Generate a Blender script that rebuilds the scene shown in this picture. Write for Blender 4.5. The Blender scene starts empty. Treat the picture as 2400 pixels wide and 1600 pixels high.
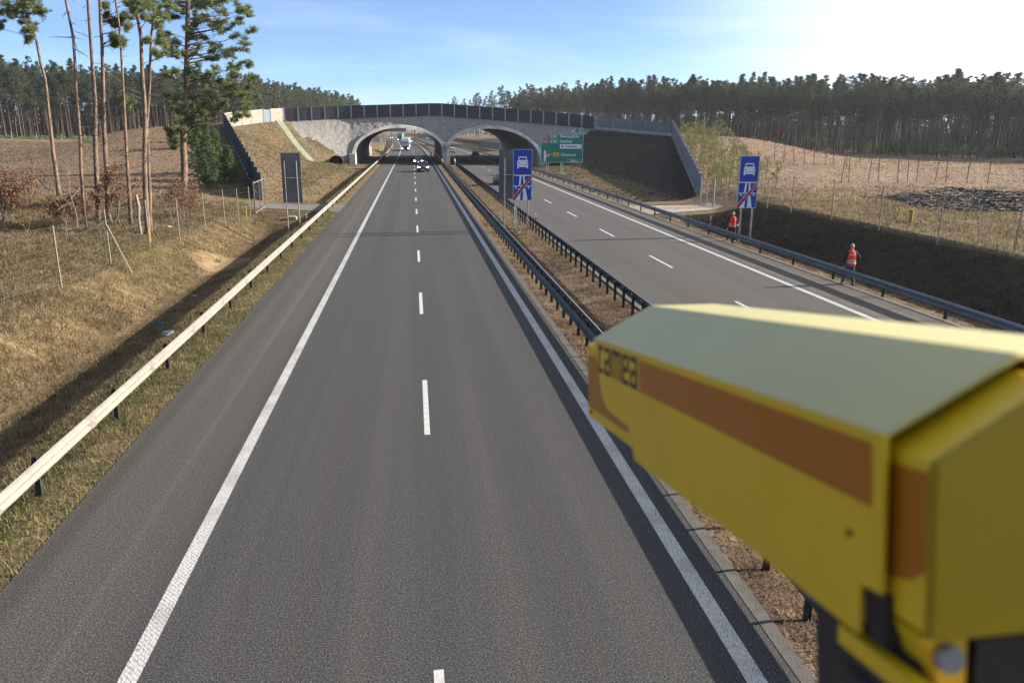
import bpy, math, random
import numpy as np
from mathutils import Vector, Matrix
R_=math.radians
random.seed(7); RNG=np.random.default_rng(11)
S=bpy.context.scene; COL=S.collection
# ------------------------------------------------------------ camera
H=6.65
def _rx(a): return np.array([[1,0,0],[0,math.cos(a),-math.sin(a)],[0,math.sin(a),math.cos(a)]])
def _rz(a): return np.array([[math.cos(a),-math.sin(a),0],[math.sin(a),math.cos(a),0],[0,0,1]])
CM=_rz(-R_(7.124))@_rx(math.pi/2-R_(15.163))@_rz(R_(.4))
cam_d=bpy.data.cameras.new('camera'); cam=bpy.data.objects.new('camera',cam_d); COL.objects.link(cam)
cam_d.sensor_width=36; cam_d.lens=36*1826/2400; cam_d.clip_start=.05; cam_d.clip_end=9000
cam_d.dof.use_dof=True; cam_d.dof.focus_distance=55; cam_d.dof.aperture_fstop=3.7
m4=Matrix([[*CM[i],[0,0,H][i]] for i in range(3)]+[[0,0,0,1]]); cam.matrix_world=m4
S.camera=cam
def ray(x,y): return CM@np.array([(x-1200)/1826,-(y-800)/1826,-1.])
def G(x,y,z=0):
    d=ray(x,y); t=(z-H)/d[2]; return (d[0]*t,d[1]*t,z)
def at(x,y,Y):
    d=ray(x,y); t=Y/d[1]; return (d[0]*t,Y,H+d[2]*t)
# ------------------------------------------------------------ world, sun, exposure
SUN_EL=R_(23.8); SUN_AZ=math.atan2(1,.10)   # azimuth clockwise from +Y
W=bpy.data.worlds.new('World'); S.world=W; W.use_nodes=True
nt=W.node_tree; nt.nodes.clear(); N=nt.nodes.new; L=nt.links.new
out=N('ShaderNodeOutputWorld'); bg=N('ShaderNodeBackground'); bg.inputs[1].default_value=.064
sky=N('ShaderNodeTexSky'); sky.sky_type='NISHITA'; sky.sun_disc=False; sky.sun_elevation=SUN_EL; sky.sun_rotation=SUN_AZ
sky.air_density=.58; sky.dust_density=.15; sky.ozone_density=6; sky.altitude=60
tc=N('ShaderNodeTexCoord'); mp=N('ShaderNodeMapping'); mp.inputs['Scale'].default_value=(1.2,.8,9); mp.inputs['Rotation'].default_value=(.05,.04,.3)
cn=N('ShaderNodeTexNoise'); cn.inputs['Scale'].default_value=1.6; cn.inputs['Detail'].default_value=8; cn.inputs['Roughness'].default_value=.62; cn.inputs['Distortion'].default_value=.5
cr=N('ShaderNodeMapRange'); cr.inputs[1].default_value=.5; cr.inputs[2].default_value=.85; cr.inputs[3].default_value=.07; cr.inputs[4].default_value=.28
mx=N('ShaderNodeMix'); mx.data_type='RGBA'; mx.inputs[7].default_value=(8,8.4,8.9,1)
L(tc.outputs['Generated'],mp.inputs[0]); L(mp.outputs[0],cn.inputs[0]); L(cn.outputs[0],cr.inputs[0])
# aureole of bright thin cirrus round the sun's direction
vd=N('ShaderNodeVectorMath'); vd.operation='DOT_PRODUCT'; vd.inputs[1].default_value=(math.sin(SUN_AZ)*math.cos(SUN_EL),math.cos(SUN_AZ)*math.cos(SUN_EL),math.sin(SUN_EL)); L(tc.outputs['Generated'],vd.inputs[0])
vr=N('ShaderNodeMapRange'); vr.interpolation_type='SMOOTHSTEP'; vr.inputs[1].default_value=.34; vr.inputs[2].default_value=.80; vr.inputs[4].default_value=1.; L(vd.outputs['Value'],vr.inputs[0])
vm=N('ShaderNodeMath'); vm.operation='MAXIMUM'; L(cr.outputs[0],vm.inputs[0]); va=N('ShaderNodeMath'); va.operation='ADD'; va.use_clamp=True; L(vr.outputs[0],va.inputs[0]); L(cr.outputs[0],va.inputs[1]); L(va.outputs[0],mx.inputs[0]); L(sky.outputs[0],mx.inputs[6]); L(mx.outputs[2],bg.inputs[0]); L(bg.outputs[0],out.inputs[0])
sd=bpy.data.lights.new('sun','SUN'); sd.energy=5.0; sd.angle=R_(.53); sd.color=(1,.91,.78)
sun=bpy.data.objects.new('sun',sd); COL.objects.link(sun)
SD=Vector((math.sin(SUN_AZ)*math.cos(SUN_EL),math.cos(SUN_AZ)*math.cos(SUN_EL),math.sin(SUN_EL)))
sun.rotation_euler=SD.to_track_quat('Z','Y').to_euler(); sun.location=(60,0,60)
vs=S.view_settings; vs.view_transform='Standard'; vs.look='None'; vs.gamma=1; vs.use_curve_mapping=False; vs.exposure=1.6
S.cycles.max_bounces=5; S.cycles.diffuse_bounces=2; S.cycles.glossy_bounces=2; S.cycles.transparent_max_bounces=6; S.cycles.caustics_reflective=False; S.cycles.caustics_refractive=False

# ------------------------------------------------------------ materials
MATS={}
def mat(name,col,rough=.85,metal=0.,col2=None,scale=6.,bump=0.,bscale=None,detail=6,spec=.3,emit=None,stretch=(1,1,1),island=0.,lo=.35,hi=.65,bdist=.02,coord='Object',attr=None,trans=0.,coat=0.):
    if name in MATS: return MATS[name]
    m=bpy.data.materials.new(name); m.use_nodes=True; nt=m.node_tree; N=nt.nodes.new; L=nt.links.new
    b=nt.nodes['Principled BSDF']; b.inputs['Roughness'].default_value=rough; b.inputs['Metallic'].default_value=metal
    b.inputs['Specular IOR Level'].default_value=spec; b.inputs['Coat Weight'].default_value=coat; b.inputs['Coat Roughness'].default_value=.05 if coat>.39 else .4
    c=(*col,1); tc=N('ShaderNodeTexCoord'); mp=N('ShaderNodeMapping'); mp.inputs['Scale'].default_value=stretch
    L(tc.outputs[coord],mp.inputs[0])
    last=None
    if attr:
        a=N('ShaderNodeAttribute'); a.attribute_name=attr; last=a.outputs['Color']
    if col2 is not None:
        n=N('ShaderNodeTexNoise'); n.inputs['Scale'].default_value=scale; n.inputs['Detail'].default_value=detail; n.inputs['Roughness'].default_value=.65
        L(mp.outputs[0],n.inputs[0]); r=N('ShaderNodeMapRange'); r.inputs[1].default_value=lo; r.inputs[2].default_value=hi; L(n.outputs[0],r.inputs[0])
        x=N('ShaderNodeMix'); x.data_type='RGBA'
        if attr:
            x.blend_type='MULTIPLY'; x.inputs[0].default_value=1; 
            y=N('ShaderNodeMix'); y.data_type='RGBA'; y.inputs[6].default_value=c; y.inputs[7].default_value=(*col2,1); L(r.outputs[0],y.inputs[0])
            L(last,x.inputs[6]); L(y.outputs[2],x.inputs[7])
        else:
            x.inputs[6].default_value=c; x.inputs[7].default_value=(*col2,1); L(r.outputs[0],x.inputs[0])
        last=x.outputs[2]
    if island:
        g=N('ShaderNodeNewGeometry'); r=N('ShaderNodeMapRange'); r.inputs[3].default_value=1-island; r.inputs[4].default_value=1+island; L(g.outputs['Random Per Island'],r.inputs[0])
        h=N('ShaderNodeHueSaturation'); L(r.outputs[0],h.inputs['Value'])
        r2=N('ShaderNodeMath'); r2.operation='MULTIPLY_ADD'; r2.inputs[1].default_value=.06*island; r2.inputs[2].default_value=.5-.03*island; L(g.outputs['Random Per Island'],r2.inputs[0]); L(r2.outputs[0],h.inputs['Hue'])
        if last is None: h.inputs['Color'].default_value=c
        else: L(last,h.inputs['Color'])
        last=h.outputs[0]
    if last is None: b.inputs['Base Color'].default_value=c
    else: L(last,b.inputs['Base Color'])
    if bump:
        n=N('ShaderNodeTexNoise'); n.inputs['Scale'].default_value=bscale or scale*3; n.inputs['Detail'].default_value=5; L(mp.outputs[0],n.inputs[0])
        bp=N('ShaderNodeBump'); bp.inputs['Strength'].default_value=bump; bp.inputs['Distance'].default_value=bdist; L(n.outputs[0],bp.inputs['Height']); L(bp.outputs[0],b.inputs['Normal'])
    if emit: b.inputs['Emission Color'].default_value=(*emit[0],1); b.inputs['Emission Strength'].default_value=emit[1]
    if trans:   # thin leaf or blade: part of the light passes through
        t=N('ShaderNodeBsdfTranslucent'); ms=N('ShaderNodeMixShader'); ms.inputs[0].default_value=trans
        if last is None: t.inputs[0].default_value=c
        else: L(last,t.inputs[0])
        o=nt.nodes['Material Output']; L(b.outputs[0],ms.inputs[1]); L(t.outputs[0],ms.inputs[2]); L(ms.outputs[0],o.inputs['Surface'])
    MATS[name]=m; return m

# ------------------------------------------------------------ mesh builder
class MB:
    def __init__(s): s.v=[]; s.f=[]; s.mi=[]
    def add(s,vs,fs,mi=0):
        o=len(s.v); s.v+= [tuple(map(float,p)) for p in vs]; s.f+=[tuple(i+o for i in f) for f in fs]; s.mi+=[mi]*len(fs); return s
    def box(s,c,d,rz=0,mi=0,M=None):
        x,y,z=d[0]/2,d[1]/2,d[2]/2
        P=[(a*x,b*y,e*z) for a in(-1,1) for b in(-1,1) for e in(-1,1)]
        if M is not None: P=[tuple(np.array(M)@np.array(p)) for p in P]
        elif rz: P=[(p[0]*math.cos(rz)-p[1]*math.sin(rz),p[0]*math.sin(rz)+p[1]*math.cos(rz),p[2]) for p in P]
        return s.add([(p[0]+c[0],p[1]+c[1],p[2]+c[2]) for p in P],[(0,1,3,2),(4,6,7,5),(0,4,5,1),(2,3,7,6),(0,2,6,4),(1,5,7,3)],mi)
    def tube(s,pts,rad,n=6,cap=True,mi=0):
        pts=[Vector(p) for p in pts]; rs=rad if hasattr(rad,'__len__') else [rad]*len(pts)
        vs=[];fs=[]; up=Vector((.3,.1,1)) 
        for i,p in enumerate(pts):
            t=(pts[min(i+1,len(pts)-1)]-pts[max(i-1,0)]).normalized()
            a=t.cross(Vector((1,0,0)) if abs(t.z)>.7 else Vector((0,0,1))).normalized(); b=t.cross(a)
            for k in range(n):
                q=2*math.pi*k/n; vs.append(p+(a*math.cos(q)+b*math.sin(q))*rs[i])
        for i in range(len(pts)-1):
            for k in range(n): fs.append((i*n+k,i*n+(k+1)%n,(i+1)*n+(k+1)%n,(i+1)*n+k))
        if cap: fs.append(tuple(range(n-1,-1,-1))); fs.append(tuple((len(pts)-1)*n+k for k in range(n)))
        return s.add(vs,fs,mi)
    def cyl(s,a,b,r,n=12,mi=0): return s.tube([a,b],r,n,True,mi)
    def prism(s,poly,f0,f1,mi=0):   # poly list of 2D, f0/f1 map 2D->3D front/back
        n=len(poly); s.add([f0(*p) for p in poly]+[f1(*p) for p in poly],[tuple(range(n)),tuple(range(2*n-1,n-1,-1))]+[(i,i+n,(i+1)%n+n,(i+1)%n) for i in range(n)],mi); return s
    def loft(s,rings,close=True,cap=True,mi=0):
        n=len(rings[0]); vs=[p for r in rings for p in r]; fs=[]
        for i in range(len(rings)-1):
            for k in range(n if close else n-1): fs.append((i*n+k,i*n+(k+1)%n,(i+1)*n+(k+1)%n,(i+1)*n+k))
        if cap and close: fs.append(tuple(range(n-1,-1,-1))); fs.append(tuple((len(rings)-1)*n+k for k in range(n)))
        return s.add(vs,fs,mi)
    def build(s,name,m,parent=None,org=None,smooth=False):
        q=parent
        while q is not None and q.parent is not None: q=q.parent
        o=org if org is not None else (tuple(q.location) if q is not None else (0,0,0))
        me=bpy.data.meshes.new(name); me.from_pydata([(p[0]-o[0],p[1]-o[1],p[2]-o[2]) for p in s.v],[],s.f); 
        for q in (m if isinstance(m,(list,tuple)) else [m]): me.materials.append(q)
        if isinstance(m,(list,tuple)): me.polygons.foreach_set('material_index',s.mi)
        if smooth: me.polygons.foreach_set('use_smooth',[True]*len(me.polygons))
        me.validate(); me.update()
        ob=bpy.data.objects.new(name,me); COL.objects.link(ob)
        if parent is not None: ob.parent=parent
        elif org is not None: ob.location=org
        return ob
def big_mesh(name,V,F,m,parent=None,smooth=False,n=None):
    V=np.asarray(V,np.float32); F=np.asarray(F,np.int32); n=F.shape[1]
    me=bpy.data.meshes.new(name); me.vertices.add(len(V)); me.vertices.foreach_set('co',V.ravel())
    me.loops.add(F.size); me.loops.foreach_set('vertex_index',F.ravel()); me.polygons.add(len(F))
    me.polygons.foreach_set('loop_start',np.arange(0,F.size,n,dtype=np.int32)); me.polygons.foreach_set('loop_total',np.full(len(F),n,np.int32))
    if smooth: me.polygons.foreach_set('use_smooth',np.ones(len(F),bool))
    me.materials.append(m); me.update(calc_edges=True)
    ob=bpy.data.objects.new(name,me); COL.objects.link(ob)
    if parent is not None: ob.parent=parent
    return ob
def tag(o,label=None,cat=None,group=None,kind=None):
    if label: o['label']=label
    if cat: o['category']=cat
    if group: o['group']=group
    if kind: o['kind']=kind
    return o
def empty(name,loc,label,cat,group=None,rz=0):
    o=bpy.data.objects.new(name,None); COL.objects.link(o); o.location=loc; o.rotation_euler=(0,0,rz); return tag(o,label,cat,group)
def dup(root,loc,rz,label,sc=(1,1,1),group=None):
    r=root.copy(); COL.objects.link(r); r.location=loc; r.rotation_euler=(0,0,rz); r.scale=sc; r['label']=label
    if group: r['group']=group
    for ch in list(root.children):
        c=ch.copy(); COL.objects.link(c); c.parent=r
        for g in list(ch.children):
            d=g.copy(); COL.objects.link(d); d.parent=c
    return r
def struct(o): o['kind']='structure'; return o
def sst(x): x=np.clip(x,0,1); return x*x*(3-2*x)
def vnoise(x,y,sc,seed=0):
    x=np.asarray(x)*sc; y=np.asarray(y)*sc; xi=np.floor(x).astype(np.int64); yi=np.floor(y).astype(np.int64); fx=sst(x-xi); fy=sst(y-yi)
    def h(a,b):
        n=(a*374761393+b*668265263+seed*982451653)&0xffffffff; n=((n^(n>>13))*1274126177)&0xffffffff; return ((n^(n>>16))&0xffff)/65535.
    return (h(xi,yi)*(1-fx)+h(xi+1,yi)*fx)*(1-fy)+(h(xi,yi+1)*(1-fx)+h(xi+1,yi+1)*fx)*fy
def fbm(x,y,sc,o=4,seed=0): return sum(vnoise(x,y,sc*2**i,seed+i)/2**(i+1) for i in range(o))/(1-.5**o)

# ------------------------------------------------------------ terrain
def shift(Y): return np.maximum(0,np.asarray(Y,float)-200)**2/13500.
XC=6.4
CREST=[(-13.8,74,.1),(-31.5,141,6.8),(-29.5,151,7.4),(-23.6,162,8.1),(-12.5,164,8.7),(5,164,9.4),(24.8,160,8.0),(36,156,6.95),(43,149,6.25),(46.5,141,5.8),(27.8,74.5,0)]
TOE=[(-12.3,73.8,.03),(-12.4,75,.05),(-14.5,100,.2),(-17,125,.6),(-18,146,.9),(-15.5,154,.5),(-12.2,157.5,0),(6.4,157.5,0),(24.8,151,0),(28,143,.5),(29,125,.5),(28,100,.3),(26.5,76,.05),(26.4,73.8,.03)]
def pdist(x,y,pl):
    best=np.full(x.shape,1e9); bz=np.zeros(x.shape)
    for a,b in zip(pl[:-1],pl[1:]):
        dx,dy=b[0]-a[0],b[1]-a[1]; t=np.clip(((x-a[0])*dx+(y-a[1])*dy)/(dx*dx+dy*dy),0,1)
        d=np.hypot(x-a[0]-t*dx,y-a[1]-t*dy); z=a[2]+t*(b[2]-a[2]); m=d<best; best=np.where(m,d,best); bz=np.where(m,z,bz)
    return best,bz
def inpoly(x,y,pl):
    c=np.zeros(x.shape,bool); n=len(pl)
    for i in range(n):
        a,b=pl[i],pl[(i+1)%n]
        k=((a[1]>y)!=(b[1]>y))&(x<(b[0]-a[0])*(y-a[1])/((b[1]-a[1]) if b[1]!=a[1] else 1e-9)+a[0]); c^=k
    return c
KB=lambda ks: (np.array([k[0] for k in ks],float),np.array([k[1] for k in ks],float))
LB=KB([(0,-.07),(6.0,-.07),(6.26,-.02),(7.2,-.03),(10.5,-.88),(11.1,-.88),(13.6,.55),(16,.9),(40,1.4),(130,3.2),(300,4.5),(3000,6)])
LD=KB([(0,-.07),(6.0,-.07),(6.26,-.02),(13,.25),(15,.5),(20,1.1),(40,1.5),(130,3.2),(300,4.5),(3000,6)])
LW=KB([(0,-.07),(6.0,-.07),(6.26,-.02),(7.2,-.03),(9.8,-.62),(10.3,-.62),(12.2,-.05),(18,.6),(40,1.5),(130,3.2),(300,4.5),(3000,6)])
MR=[(0,-.07),(4.5,-.07),(4.66,-.02),(5.0,-.02),(6.6,-.22),(8.4,-.02),(8.72,-.02),(8.9,-.07),(19.0,-.07),(19.14,-.02)]
RB=KB(MR+[(20.1,-.1),(21.2,-.65),(26,1.5),(28,1.5),(60,1.5),(110,1.4),(300,3),(3000,5)])
RD=KB(MR+[(25.5,.12),(27,.5),(30,1.35),(60,1.5),(110,1.4),(300,3),(3000,5)])
RW=KB(MR+[(20.4,-.28),(23,.05),(30,.5),(40,1.4),(60,1.6),(110,1.5),(300,3),(3000,5)])
def terrain(x,Y):
    x=np.asarray(x,float); Y=np.asarray(Y,float); x,Y=np.broadcast_arrays(x,Y); xs=x+shift(Y)
    w1=sst((Y-57)/6); w2=sst((Y-73)/5)
    def pick(a,A,B,C):
        za=np.interp(a,*A); zb=np.interp(a,*B); zc=np.interp(a,*C); z=za*(1-w1)+zb*w1; return z*(1-w2)+zc*w2
    z=np.where(xs<0,pick(-xs,LB,LD,LW),pick(xs,RB,RD,RW))
    z=z+np.where(xs>30,1.3*sst((Y-170)/120),0)
    off=sst((np.abs(x-XC)-19.4)/3)
    w3=sst((Y-138)/14)*(1-sst((Y-230)/14)); z=np.where((np.abs(xs-XC)<19.3)&(z<-.09),z*(1-w3)-.06*w3,z)
    z=z+off*(fbm(x,Y,.06,3,5)-.5)*.9*sst((np.abs(x-XC)-22)/12)+off*(fbm(x,Y,.5,3,9)-.5)*.16
    def bowl(z,x,Y):
        dc,zc=pdist(x,Y,CREST); dt,zt=pdist(x,Y,TOE); ic=inpoly(x,Y,CREST); it=inpoly(x,Y,TOE)
        t=dt/(dt+dc+1e-6); zi=zt+(zc-zt)*(t*.9+.1*sst(t))
        lat=np.abs(x-XC)>12.9
        ztoe=z+(zt-z)*np.exp(-(dt/2.5)**2)
        zo=z+np.maximum(zc-z,0)*np.exp(-(np.maximum(0,dc-9)/17.)**2)
        return np.where(it,np.where(lat,ztoe,z),np.where(ic,zi,zo))
    near=(Y>74)&(Y<=186); far=(Y>186)&(Y<300)
    zn=bowl(z,x,Y); zf=bowl(z,x,372-Y)
    return np.where(near,zn,np.where(far&(Y<298),zf,z))
def tz(x,y): return float(terrain(x,y))
def seq(a,b,st): return list(np.arange(a,b,st))
xs_=seq(-34,36,.4)+[-6.26,-6.0,4.5,4.66,5.0,8.4,8.72,8.9,19.0,19.14,-12.4,25.2]+seq(36,75,1.)+seq(-75,-34,1.)+seq(75,150,2.5)+seq(-150,-75,2.5)+[150,170,200,250,320,420,600,1000,2000,4000]+[-170,-200,-250,-320,-420,-600,-1000,-2000,-4000]
ys_=seq(-12,84,.5)+seq(84,172,1.)+seq(172,320,3.)+seq(320,900,14.)+[157.3,212.7,900,1000,1200,1600,2200,3000,4500]+[-60,-30]
xs_=np.array(sorted(set(np.round(xs_,3)))); ys_=np.array(sorted(set(np.round(ys_,3))))
GX,GY=np.meshgrid(xs_,ys_); GZ=terrain(GX,GY)
nx,ny=len(xs_),len(ys_)
idx=np.arange(nx*ny).reshape(ny,nx)
F=np.stack([idx[:-1,:-1],idx[:-1,1:],idx[1:,1:],idx[1:,:-1]],-1).reshape(-1,4)
cx=((GX[:-1,:-1]+GX[1:,1:])/2).ravel(); cy=((GY[:-1,:-1]+GY[1:,1:])/2).ravel()
ty_=np.interp(cx,[-12.4,6.4,24.8,25.2],[157.3,157.3,150.8,150.7]); keep=~((cy>ty_-.9)&(cy<372-ty_+3)&(cx>-12.4)&(cx<25.2)); F=F[keep]
m_ground=mat('ground_grass',(.30,.285,.27),.95,col2=(1.05,1.03,.99),scale=1.6,detail=12,bump=.9,bscale=9,bdist=.08,attr='tint',spec=.1,lo=.3,hi=.7)
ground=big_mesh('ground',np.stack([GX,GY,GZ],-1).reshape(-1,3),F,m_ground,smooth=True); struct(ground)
# tint: what grows or lies where, plus painted shade on right bank and slope
XS=GX+shift(GY); n1=fbm(GX,GY,.12,4,21); n2=fbm(GX,GY,.7,3,33); n3=fbm(GX,GY,.03,3,40)
def L3(a,b,t): return np.asarray(a)*(1-t[...,None])+np.asarray(b)*t[...,None]
dry=(.19,.137,.08); olive=(.12,.115,.045); rust=(.24,.165,.12); brown=(.115,.08,.048); sand=(.30,.215,.13); straw=(.32,.245,.155)
one=np.ones_like(GX)
C=L3(dry,olive,sst((n1-.5)*4)*.65)
C=L3(C,brown,sst((n2-.52)*4)*.55)
lf=sst((-XS-18)/8); C=L3(C,L3(L3(rust,dry,n1),brown,sst((n1-.6)*5)*.5),lf)
rf=sst((XS-31)/6); C=L3(C,L3(L3(rust,straw,sst((n1-.4)*3)*.6),brown,sst((n2-.6)*5)*.5),rf)
gr=((XS>-8.3)&(XS<-6.2))*sst((n1-.35)*4); C=L3(C,(.13,.14,.045),gr*.65)
dt=sst(1-np.abs(-XS-6.5)/.5); C=L3(C,(.2,.14,.09),dt*.8)
di=sst(1-np.abs(-XS-10.6)/1.6)*sst((80-GY)/5); C=L3(C,brown,di*.8)
med=((XS>4.6)&(XS<9)).astype(float); C=L3(C,L3(L3((.12,.08,.055),(.2,.15,.1),sst((n2-.4)*3)),(.26,.19,.12),sst((GY-38)/14)*.7),med)
rd=sst(1-np.abs(XS-20.9)/1.1); C=L3(C,(.2,.17,.14),rd*.8)
rb=((XS>21.6)&(XS<26.5)&(GY<62)).astype(float); C=L3(C,L3((.038,.034,.023),(.025,.027,.016),n2),rb*.9)  # right bank's shade is darkened into the ground tint
sa=np.exp(-(((GX+10.9)/1.5)**2+((GY-45.5)/2.4)**2)**1.5)*sst((n2-.3)*3); C=L3(C,sand,sa)
for (sx,sy,sr) in [(-12.6,41,.5),(-11.6,38,.35),(-11.2,42.5,.3),(33,60,1.6),(30,56,1.3)]:
    C=L3(C,sand,np.exp(-((GX-sx)**2+(GY-sy)**2)/sr**2)*.8)
ic=inpoly(GX,GY,CREST)&~inpoly(GX,GY,TOE)
lz=terrain(GX,GY)
C=np.where((ic&(GX<0))[...,None],L3(L3((.19,.135,.085),(.11,.105,.05),sst((n1-.35)*3)*sst(lz/4)),brown,sst((n2-.55)*4)*.6),C)
C=np.where((ic&(GX>0))[...,None],L3((.056,.047,.035),(.034,.031,.024),n1),C)  # slope right of the road: its shade is painted into the tint
fl=((GX>100)&(GY<260)).astype(float); C=L3(C,(.1,.075,.045),fl*.7*sst((n1-.35)*4))
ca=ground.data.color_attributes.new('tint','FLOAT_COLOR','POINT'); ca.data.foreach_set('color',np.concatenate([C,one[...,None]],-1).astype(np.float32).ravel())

# ------------------------------------------------------------ roads
def strip(name,x0,x1,y0,y1,z,m,step=None,curve=True):
    ys=np.unique(np.concatenate([np.arange(y0,y1,step or 10.),[y1]])); V=[];Fq=[]
    for i,y in enumerate(ys):
        s=float(shift(y)) if curve else 0; V+=[(x0-s,y,z),(x1-s,y,z)]
        if i: Fq.append((2*i-2,2*i-1,2*i+1,2*i))
    return V,Fq
def asphalt(name,c1,c2,c3,lx):
    m=bpy.data.materials.new(name); m.use_nodes=True; nt=m.node_tree; N=nt.nodes.new; L=nt.links.new; b=nt.nodes['Principled BSDF']
    b.inputs['Roughness'].default_value=.85; b.inputs['Specular IOR Level'].default_value=.18
    tc=N('ShaderNodeTexCoord')
    def noise(sc,st,det=3,rough=.6):
        mp=N('ShaderNodeMapping'); mp.inputs['Scale'].default_value=st; L(tc.outputs['Object'],mp.inputs[0])
        n=N('ShaderNodeTexNoise'); n.inputs['Scale'].default_value=sc; n.inputs['Detail'].default_value=det; n.inputs['Roughness'].default_value=rough; L(mp.outputs[0],n.inputs[0]); return n.outputs[0]
    def rng(s,a,b_,c=0,d=1):
        r=N('ShaderNodeMapRange'); r.inputs[1].default_value=a; r.inputs[2].default_value=b_; r.inputs[3].default_value=c; r.inputs[4].default_value=d; L(s,r.inputs[0]); return r.outputs[0]
    def mixc(a,bb,t,mode='MIX'):
        x=N('ShaderNodeMix'); x.data_type='RGBA'; x.blend_type=mode
        for k,v in ((6,a),(7,bb)):
            if isinstance(v,tuple): x.inputs[k].default_value=(*v,1)
            else: L(v,x.inputs[k])
        if isinstance(t,float): x.inputs[0].default_value=t
        else: L(t,x.inputs[0])
        return x.outputs[2]
    streak=noise(1.,(1.3,.012,1),4,.6); big=noise(.15,(1,.35,1),4)
    sx=N('ShaderNodeSeparateXYZ'); L(tc.outputs['Object'],sx.inputs[0])
    base=mixc(c1,c2,rng(streak,.38,.62)); base=mixc(base,c3,rng(big,.4,.75,0,.45))
    # hard shoulder is a paler, browner mix than the lanes
    sh=N('ShaderNodeMapRange'); sh.inputs[1].default_value=lx; sh.inputs[2].default_value=lx+(.25 if lx>0 else -.25); L(sx.outputs[0],sh.inputs[0])
    base=mixc(base,(1.32,1.25,1.16),rng(sh.outputs[0],0,1,0,1.),'MULTIPLY')
    def track(xc,w,amp):
        nonlocal base
        d=N('ShaderNodeMath'); d.operation='SUBTRACT'; d.inputs[1].default_value=xc; L(sx.outputs[0],d.inputs[0]); a=N('ShaderNodeMath'); a.operation='ABSOLUTE'; L(d.outputs[0],a.inputs[0])
        r=N('ShaderNodeMapRange'); r.interpolation_type='SMOOTHSTEP'; r.inputs[1].default_value=0; r.inputs[2].default_value=w; r.inputs[3].default_value=1; r.inputs[4].default_value=0; L(a.outputs[0],r.inputs[0])
        m_=N('ShaderNodeMath'); m_.operation='MULTIPLY'; L(r.outputs[0],m_.inputs[0]); L(rng(streak,.3,.6,.3,1.),m_.inputs[1]); base=mixc(base,(amp,amp*.99,amp*.97),m_.outputs[0],'MULTIPLY')
    for xc in ((-2.6,-.9,1.3,3.0) if lx<0 else (10.1,11.9,13.9,15.7)): track(xc,.55,1.05)
    for xc in ((-1.75,2.15) if lx<0 else (11.,14.8)): track(xc,.5,.92)
    track(-4.75 if lx<0 else 17.9,.12,1.25); track(-6.0 if lx<0 else 18.9,.35,.72)
    grain=noise(38.,(1,1,1),2,.7); g2=noise(11.,(1,1,1),3,.6)
    base=mixc(base,(.18,.18,.18),rng(grain,.47,.36,0,.9),'MULTIPLY'); base=mixc(base,(2.6,2.5,2.4),rng(grain,.54,.66,0,.9),'MULTIPLY'); base=mixc(base,(1.3,1.3,1.3),rng(g2,.5,.7,0,.7),'MULTIPLY')
    L(base,b.inputs['Base Color'])
    bp=N('ShaderNodeBump'); bp.inputs['Strength'].default_value=.35; bp.inputs['Distance'].default_value=.01; L(grain,bp.inputs['Height']); L(bp.outputs[0],b.inputs['Normal'])
    return m
AS1=asphalt('asphalt_left',(.0350,.0347,.0358),(.0425,.0420,.0427),(.0315,.0312,.032),-3.9)
AS2=asphalt('asphalt_right',(.047,.0455,.045),(.055,.053,.052),(.042,.0405,.040),16.9)
def sheet(name,parts,m):
    V=[];Fq=[]
    for v,f in parts:
        o=len(V); V+=v; Fq+=[tuple(i+o for i in q) for q in f]
    ob=big_mesh(name,V,Fq,m); return struct(ob)
sheet('road',[strip('',-6.24,4.65,-30,900,0,0)],AS1)
sheet('road',[strip('',8.75,19.1,-30,900,0,0)],AS2)
conc=mat('concrete_kerb',(.095,.088,.08),.9,col2=(.06,.055,.05),scale=4,bump=.5,bscale=30)
sheet('kerb_strip',[strip('',4.65,4.86,-30,900,.006,0)],conc)
sheet('kerb_strip',[strip('',19.1,19.34,-30,900,.03,0),strip('',8.5,8.75,-30,900,.03,0)],conc)
mb=MB(); mb.box((6.4,186,-.10),(37.6,80,.03)); struct(mb.build('tunnel_floor',mat('tunnel_floor_soil',(.15,.12,.09),.95,col2=(.22,.17,.12),scale=1)))
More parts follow.
